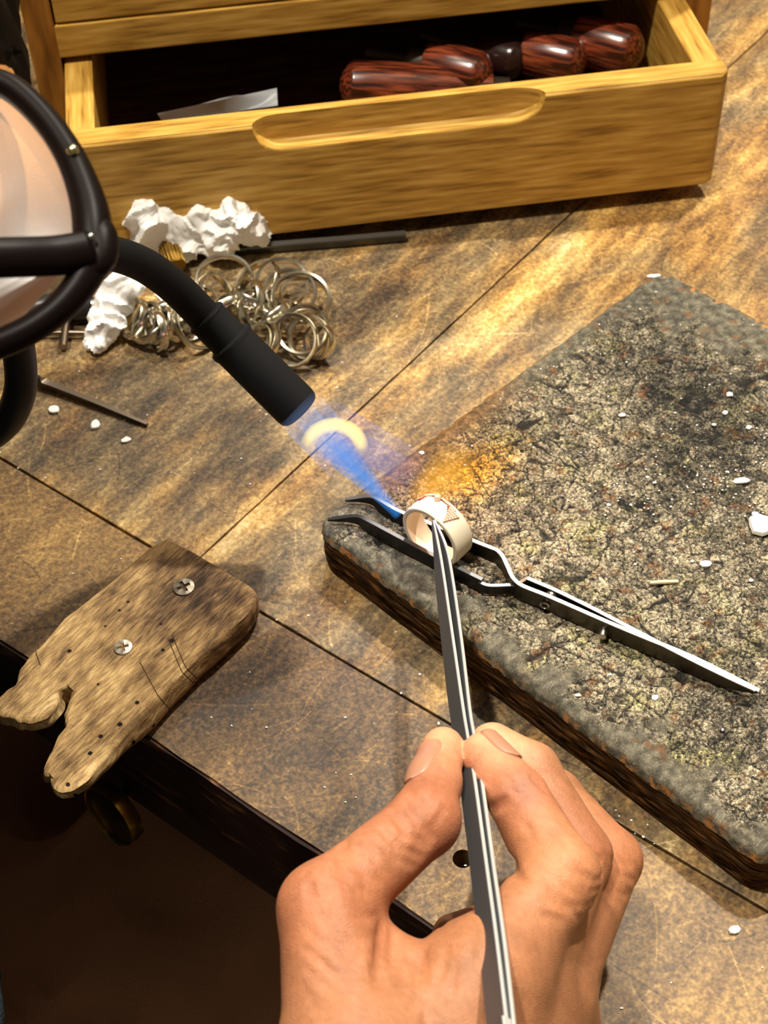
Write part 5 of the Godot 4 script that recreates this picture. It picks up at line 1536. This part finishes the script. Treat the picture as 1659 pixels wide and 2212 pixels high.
func bench_tools() -> void:
	# a flat dark steel file against the drawer
	var f := thing("steel_file", "flat dark steel file lying along the bottom of the drawer front", "file")
	var mb := MB.new()
	mb.strip(PackedVector3Array([Vector3(-0.0748, 0.005, -0.16299), Vector3(-0.041, 0.005, -0.16592), Vector3(-0.01301, 0.005, -0.16763), Vector3(0.0143, 0.005, -0.16973)]), Vector3(0, 1, 0.25), [0.0042], [0.0034], 0.0005)
	build("blade", mb, steel(col(92, 90, 84), 0.38), f, 35)
	var brass := thing("brass_fitting", "knurled brass piece showing between the tissue and the torch neck", "brass fitting")
	mb = MB.new()
	var bp := Vector3(-0.0853, 0.009, -0.15493)
	mb.lathe(PackedVector2Array([Vector2(0.001, -0.006), Vector2(0.0042, -0.006), Vector2(0.0044, -0.0055), Vector2(0.0044, 0.006), Vector2(0.001, 0.0062)]), 24, frame(Vector3(0.2828, -0.2731, 0.91948), bp))
	build("body", mb, steel(col(120, 92, 40), 0.45), brass)
	for k in 18:
		var rb := MB.new()
		var fr := frame(Vector3(0.2828, -0.2731, 0.91948), bp)
		var c := Vector3(cos(TAU * k / 18), 0, sin(TAU * k / 18)) * 0.0044
		rb.tube(PackedVector3Array([fr * (c + Vector3(0, -0.005, 0)), fr * (c + Vector3(0, 0.0055, 0))]), [0.0004], 6)
		build("ridge", rb, steel(col(150, 120, 56), 0.4), brass)
	# hand piece
	var h := thing("rotary_handpiece", "black cylindrical rotary handpiece with a chrome nose at the left edge", "handpiece")
	var ax := (Vector3(-0.11572, 0.0065, -0.12679) - Vector3(-0.14722, 0.0065, -0.12643)).normalized()
	var o := Vector3(-0.14722, 0.0065, -0.12643)
	var ln := o.distance_to(Vector3(-0.11572, 0.0065, -0.12679))
	mb = MB.new()
	mb.lathe(PackedVector2Array([Vector2(0.001, -0.05), Vector2(0.0055, -0.05), Vector2(0.0058, 0.0), Vector2(0.0058, ln - 0.004), Vector2(0.0052, ln - 0.0015), Vector2(0.0044, ln - 0.001), Vector2(0.001, ln - 0.0009)]), 32, frame(ax, o))
	build("barrel", mb, mat(col(28, 29, 30), 0.35, 0.0, 0.5), h, 35)
	mb = MB.new()
	mb.lathe(PackedVector2Array([Vector2(0.001, ln - 0.002), Vector2(0.0036, ln - 0.002), Vector2(0.0036, ln + 0.001), Vector2(0.0031, ln + 0.0014), Vector2(0.0031, ln + 0.005), Vector2(0.001, ln + 0.0056)]), 28, frame(ax, o))
	build("chrome_nose", mb, steel(col(200, 200, 196), 0.2), h, 35)
	# chuck key with a cross bar
	var k := thing("chuck_key", "thin steel rod with a short cross bar lying in front of the black handpiece", "chuck key")
	mb = MB.new()
	mb.tube(PackedVector3Array([Vector3(-0.14464, 0.003, -0.11603), Vector3(-0.114, 0.003, -0.11322)]), [0.0012], 14)
	build("rod", mb, steel(col(140, 124, 108), 0.35), k, 40)
	mb = MB.new()
	mb.tube(PackedVector3Array([Vector3(-0.12697, 0.0045, -0.12162), Vector3(-0.1271, 0.003, -0.10543)]), [0.0017], 14)
	build("cross_bar", mb, steel(col(140, 124, 108), 0.35), k, 40)
	# scriber
	var s := thing("steel_scriber", "tapered square steel scriber with a twisted end lying on the bench at left", "scriber")
	mb = MB.new()
	var path := spline(PackedVector3Array([Vector3(-0.136, 0.003, -0.08704), Vector3(-0.1321, 0.0026, -0.08453), Vector3(-0.12784, 0.0024, -0.08232), Vector3(-0.11199, 0.002, -0.07324), Vector3(-0.09869, 0.0016, -0.06526), Vector3(-0.08972, 0.0012, -0.05998)]), 40)
	var sec := []
	for i in 41:
		var q := i / 40.0
		var tn := (path[mini(i + 1, 40)] - path[maxi(i - 1, 0)]).normalized()
		var sd := tn.cross(Vector3.UP).normalized()
		var up := sd.cross(tn)
		var w := lerpf(0.0019, 0.0007, q)
		var tw := maxf(0.0, 1.0 - q * 5.0) * 2.2
		var ringp := PackedVector3Array()
		for e in 4:
			var an := PI / 4 + e * PI / 2 + tw
			ringp.append(path[i] + (sd * cos(an) + up * sin(an)) * w * 1.2)
		sec.append(ringp)
	mb.rows(sec)
	build("shank", mb, steel(col(96, 86, 76), 0.42), s, 30)
	# brass rimmed dish below the bench edge
	var b := thing("brass_rimmed_dish", "dark round fitting with a bright brass rim hanging below the bench edge", "brass fitting")
	var xf := frame(Vector3(-0.68098, 0.12081, 0.72227), Vector3(-0.09782, -0.04992, 0.0806))
	mb = MB.new()
	mb.band(PackedVector2Array([Vector2(0.0118, -0.0024), Vector2(0.0124, -0.0027), Vector2(0.0128, 0.0), Vector2(0.0124, 0.0027), Vector2(0.0118, 0.0024)]), 56, xf)
	build("rim", mb, steel(col(196, 150, 62), 0.25), b, 50)
	mb = MB.new()
	mb.lathe(PackedVector2Array([Vector2(0.0005, -0.001), Vector2(0.0119, -0.001), Vector2(0.0119, 0.0006), Vector2(0.0112, 0.0012), Vector2(0.0005, 0.0018)]), 40, xf)
	build("dark_face", mb, mat(col(14, 12, 12), 0.3), b, 40)
	mb = MB.new()
	mb.tube(PackedVector3Array([xf.origin, ab(-0.1015, -0.035, -0.05)]), [0.002], 10)
	build("stem", mb, mat(col(20, 18, 16), 0.5), b, 40)

func chip(at: Vector3, r: Vector3, s: int) -> ArrayMesh:
	var rng := RandomNumberGenerator.new(); rng.seed = s
	var mb := MB.new()
	var m := 8
	var sec := []
	var ks := []
	for i in m: ks.append(rng.randf_range(0.72, 1.15))
	for q in [[0.8, 0.0], [1.0, 0.35], [0.92, 0.8], [0.6, 1.0]]:
		var ring := PackedVector3Array()
		for i in m:
			var a := TAU * i / m
			var k: float = ks[i] * q[0] * rng.randf_range(0.93, 1.07)
			ring.append(at + Vector3(cos(a) * r.x * k, q[1] * r.y, sin(a) * r.z * k))
		sec.append(ring)
	mb.rows(sec)
	return mb.mesh(30)
func crumbs() -> void:
	var m := mat(col(236, 234, 226), 0.6, 0.0, 0.4)
	var big := [
		[Vector3(-0.14715, 0, -0.07432), 0.0022, 0.0016, "white crumb half hidden by the hose at the left edge"], [Vector3(-0.12713, 0, -0.07101), 0.0024, 0.0021, "pointed white crumb below the twisted end of the scriber"], [Vector3(-0.10988, 0, -0.06139), 0.0021, 0.0027, "white crumb in the middle of the three below the scriber"], [Vector3(-0.09729, 0, -0.05249), 0.0022, 0.0016, "white crumb nearest the scriber's tip, rightmost of three"],
		[Vector3(0.09524, 0, 0.15883), 0.0019, 0.0016, "white crumb on the front board at lower right"],
		[Vector3(0.12642, 0.0212, 0.02385), 0.0040, 0.0044, "biggest white crumb, on the block at its right side"], [Vector3(0.12448, 0.0212, 0.00226), 0.0030, 0.0015, "flat white crumb on the block above the biggest one"], [Vector3(0.10555, 0.0212, 0.03942), 0.0022, 0.0017, "pale crumb on the block below and left of the biggest one"],
		[Vector3(0.1285, 0.0212, -0.04166), 0.0016, 0.0012, "white crumb on the burnt patch near the right edge, uppermost"], [Vector3(0.12506, 0.0212, -0.03224), 0.0014, 0.0011, "white crumb on the burnt patch, left one of a close pair"], [Vector3(0.1322, 0.0212, -0.02409), 0.0011, 0.0011, "small round white crumb right of the burnt patch"], [Vector3(0.12604, 0.0212, 0.01788), 0.0013, 0.0011, "small white crumb touching the top of the biggest one"],
		[Vector3(0.11157, 0.0206, -0.1132), 0.0036, 0.0010, "white crust on the far corner of the block"], [Vector3(0.0143, 0.0212, -0.01826), 0.0012, 0.0010, "yellowish crumb near the block's left edge beyond the flame"], [Vector3(0.08069, 0.0212, 0.09185), 0.0014, 0.0011, "pale crumb on the block below the tweezer handles"], [Vector3(0.08788, 0.0212, -0.03324), 0.0014, 0.0011, "pale crumb in the middle of the block's upper half"]]
	for i in big.size():
		var q: Array = big[i]
		tag(put("white_crumb", chip(Vector3.ZERO, Vector3(q[1], minf(q[1], q[2]) * 0.7, q[2]), 200 + i), m, self, Transform3D(Basis(), q[0])), q[3], "crumb", "white crumbs of plaster")
	var st := MB.new()
	st.tube(PackedVector3Array([Vector3(0.08586, 0.022, 0.04663), Vector3(0.0907, 0.0221, 0.04658), Vector3(0.09511, 0.022, 0.04653)]), [0.0006, 0.0007, 0.0006], 8)
	tag(build("wood_splinter", st, mat(col(226, 206, 166), 0.7), self), "pale thin wooden splinter lying on the block above the tweezer handles", "splinter")
	# filings and plaster dust too small and many to count
	var rng := RandomNumberGenerator.new(); rng.seed = 5
	var xfs := []
	var bf := block_frame()
	for i in 620:
		var s := rng.randf_range(0.00014, 0.00036)
		if rng.randf() < 0.12: s *= 1.8
		var p: Vector3
		if i < 360:
			var cl := rng.randf()
			var c := Vector2(rng.randf() * BU, rng.randf() * BV)
			if cl < 0.28: c = Vector2(0.117 + rng.randfn() * 0.012, 0.098 + rng.randfn() * 0.010)
			elif cl < 0.42: c = Vector2(0.086 + rng.randfn() * 0.010, 0.070 + rng.randfn() * 0.012)
			if c.x < 0.005 or c.y < 0.005 or c.x > BU - 0.005 or c.y > BV - 0.005: continue
			p = bf * Vector3(c.x, BH + 0.0001, c.y)
		else:
			var aa := rng.randf_range(-0.108, 0.1)
			var bb := rng.randf_range(-0.20, 0.20)
			p = ab(aa, bb, 0.0001)
			var loc := bf.affine_inverse() * p
			if loc.x > -0.002 and loc.x < BU and loc.z > -0.002 and loc.z < BV: continue
		xfs.append(Transform3D(Basis(Vector3.UP, rng.randf() * TAU).scaled(Vector3(s * rng.randf_range(0.7, 1.6), s * 0.8, s)), p))
	var mm := MultiMesh.new()
	mm.transform_format = MultiMesh.TRANSFORM_3D
	mm.mesh = chip(Vector3.ZERO, Vector3.ONE, 7)
	mm.instance_count = xfs.size()
	for i in xfs.size(): mm.set_instance_transform(i, xfs[i])
	var mi := MultiMeshInstance3D.new()
	mi.multimesh = mm
	mi.material_override = m
	named(mi, "plaster_dust", self)
	tag(mi, "fine white specks of dust scattered over the block and bench", "dust")
	mi.set_meta("kind", "stuff")
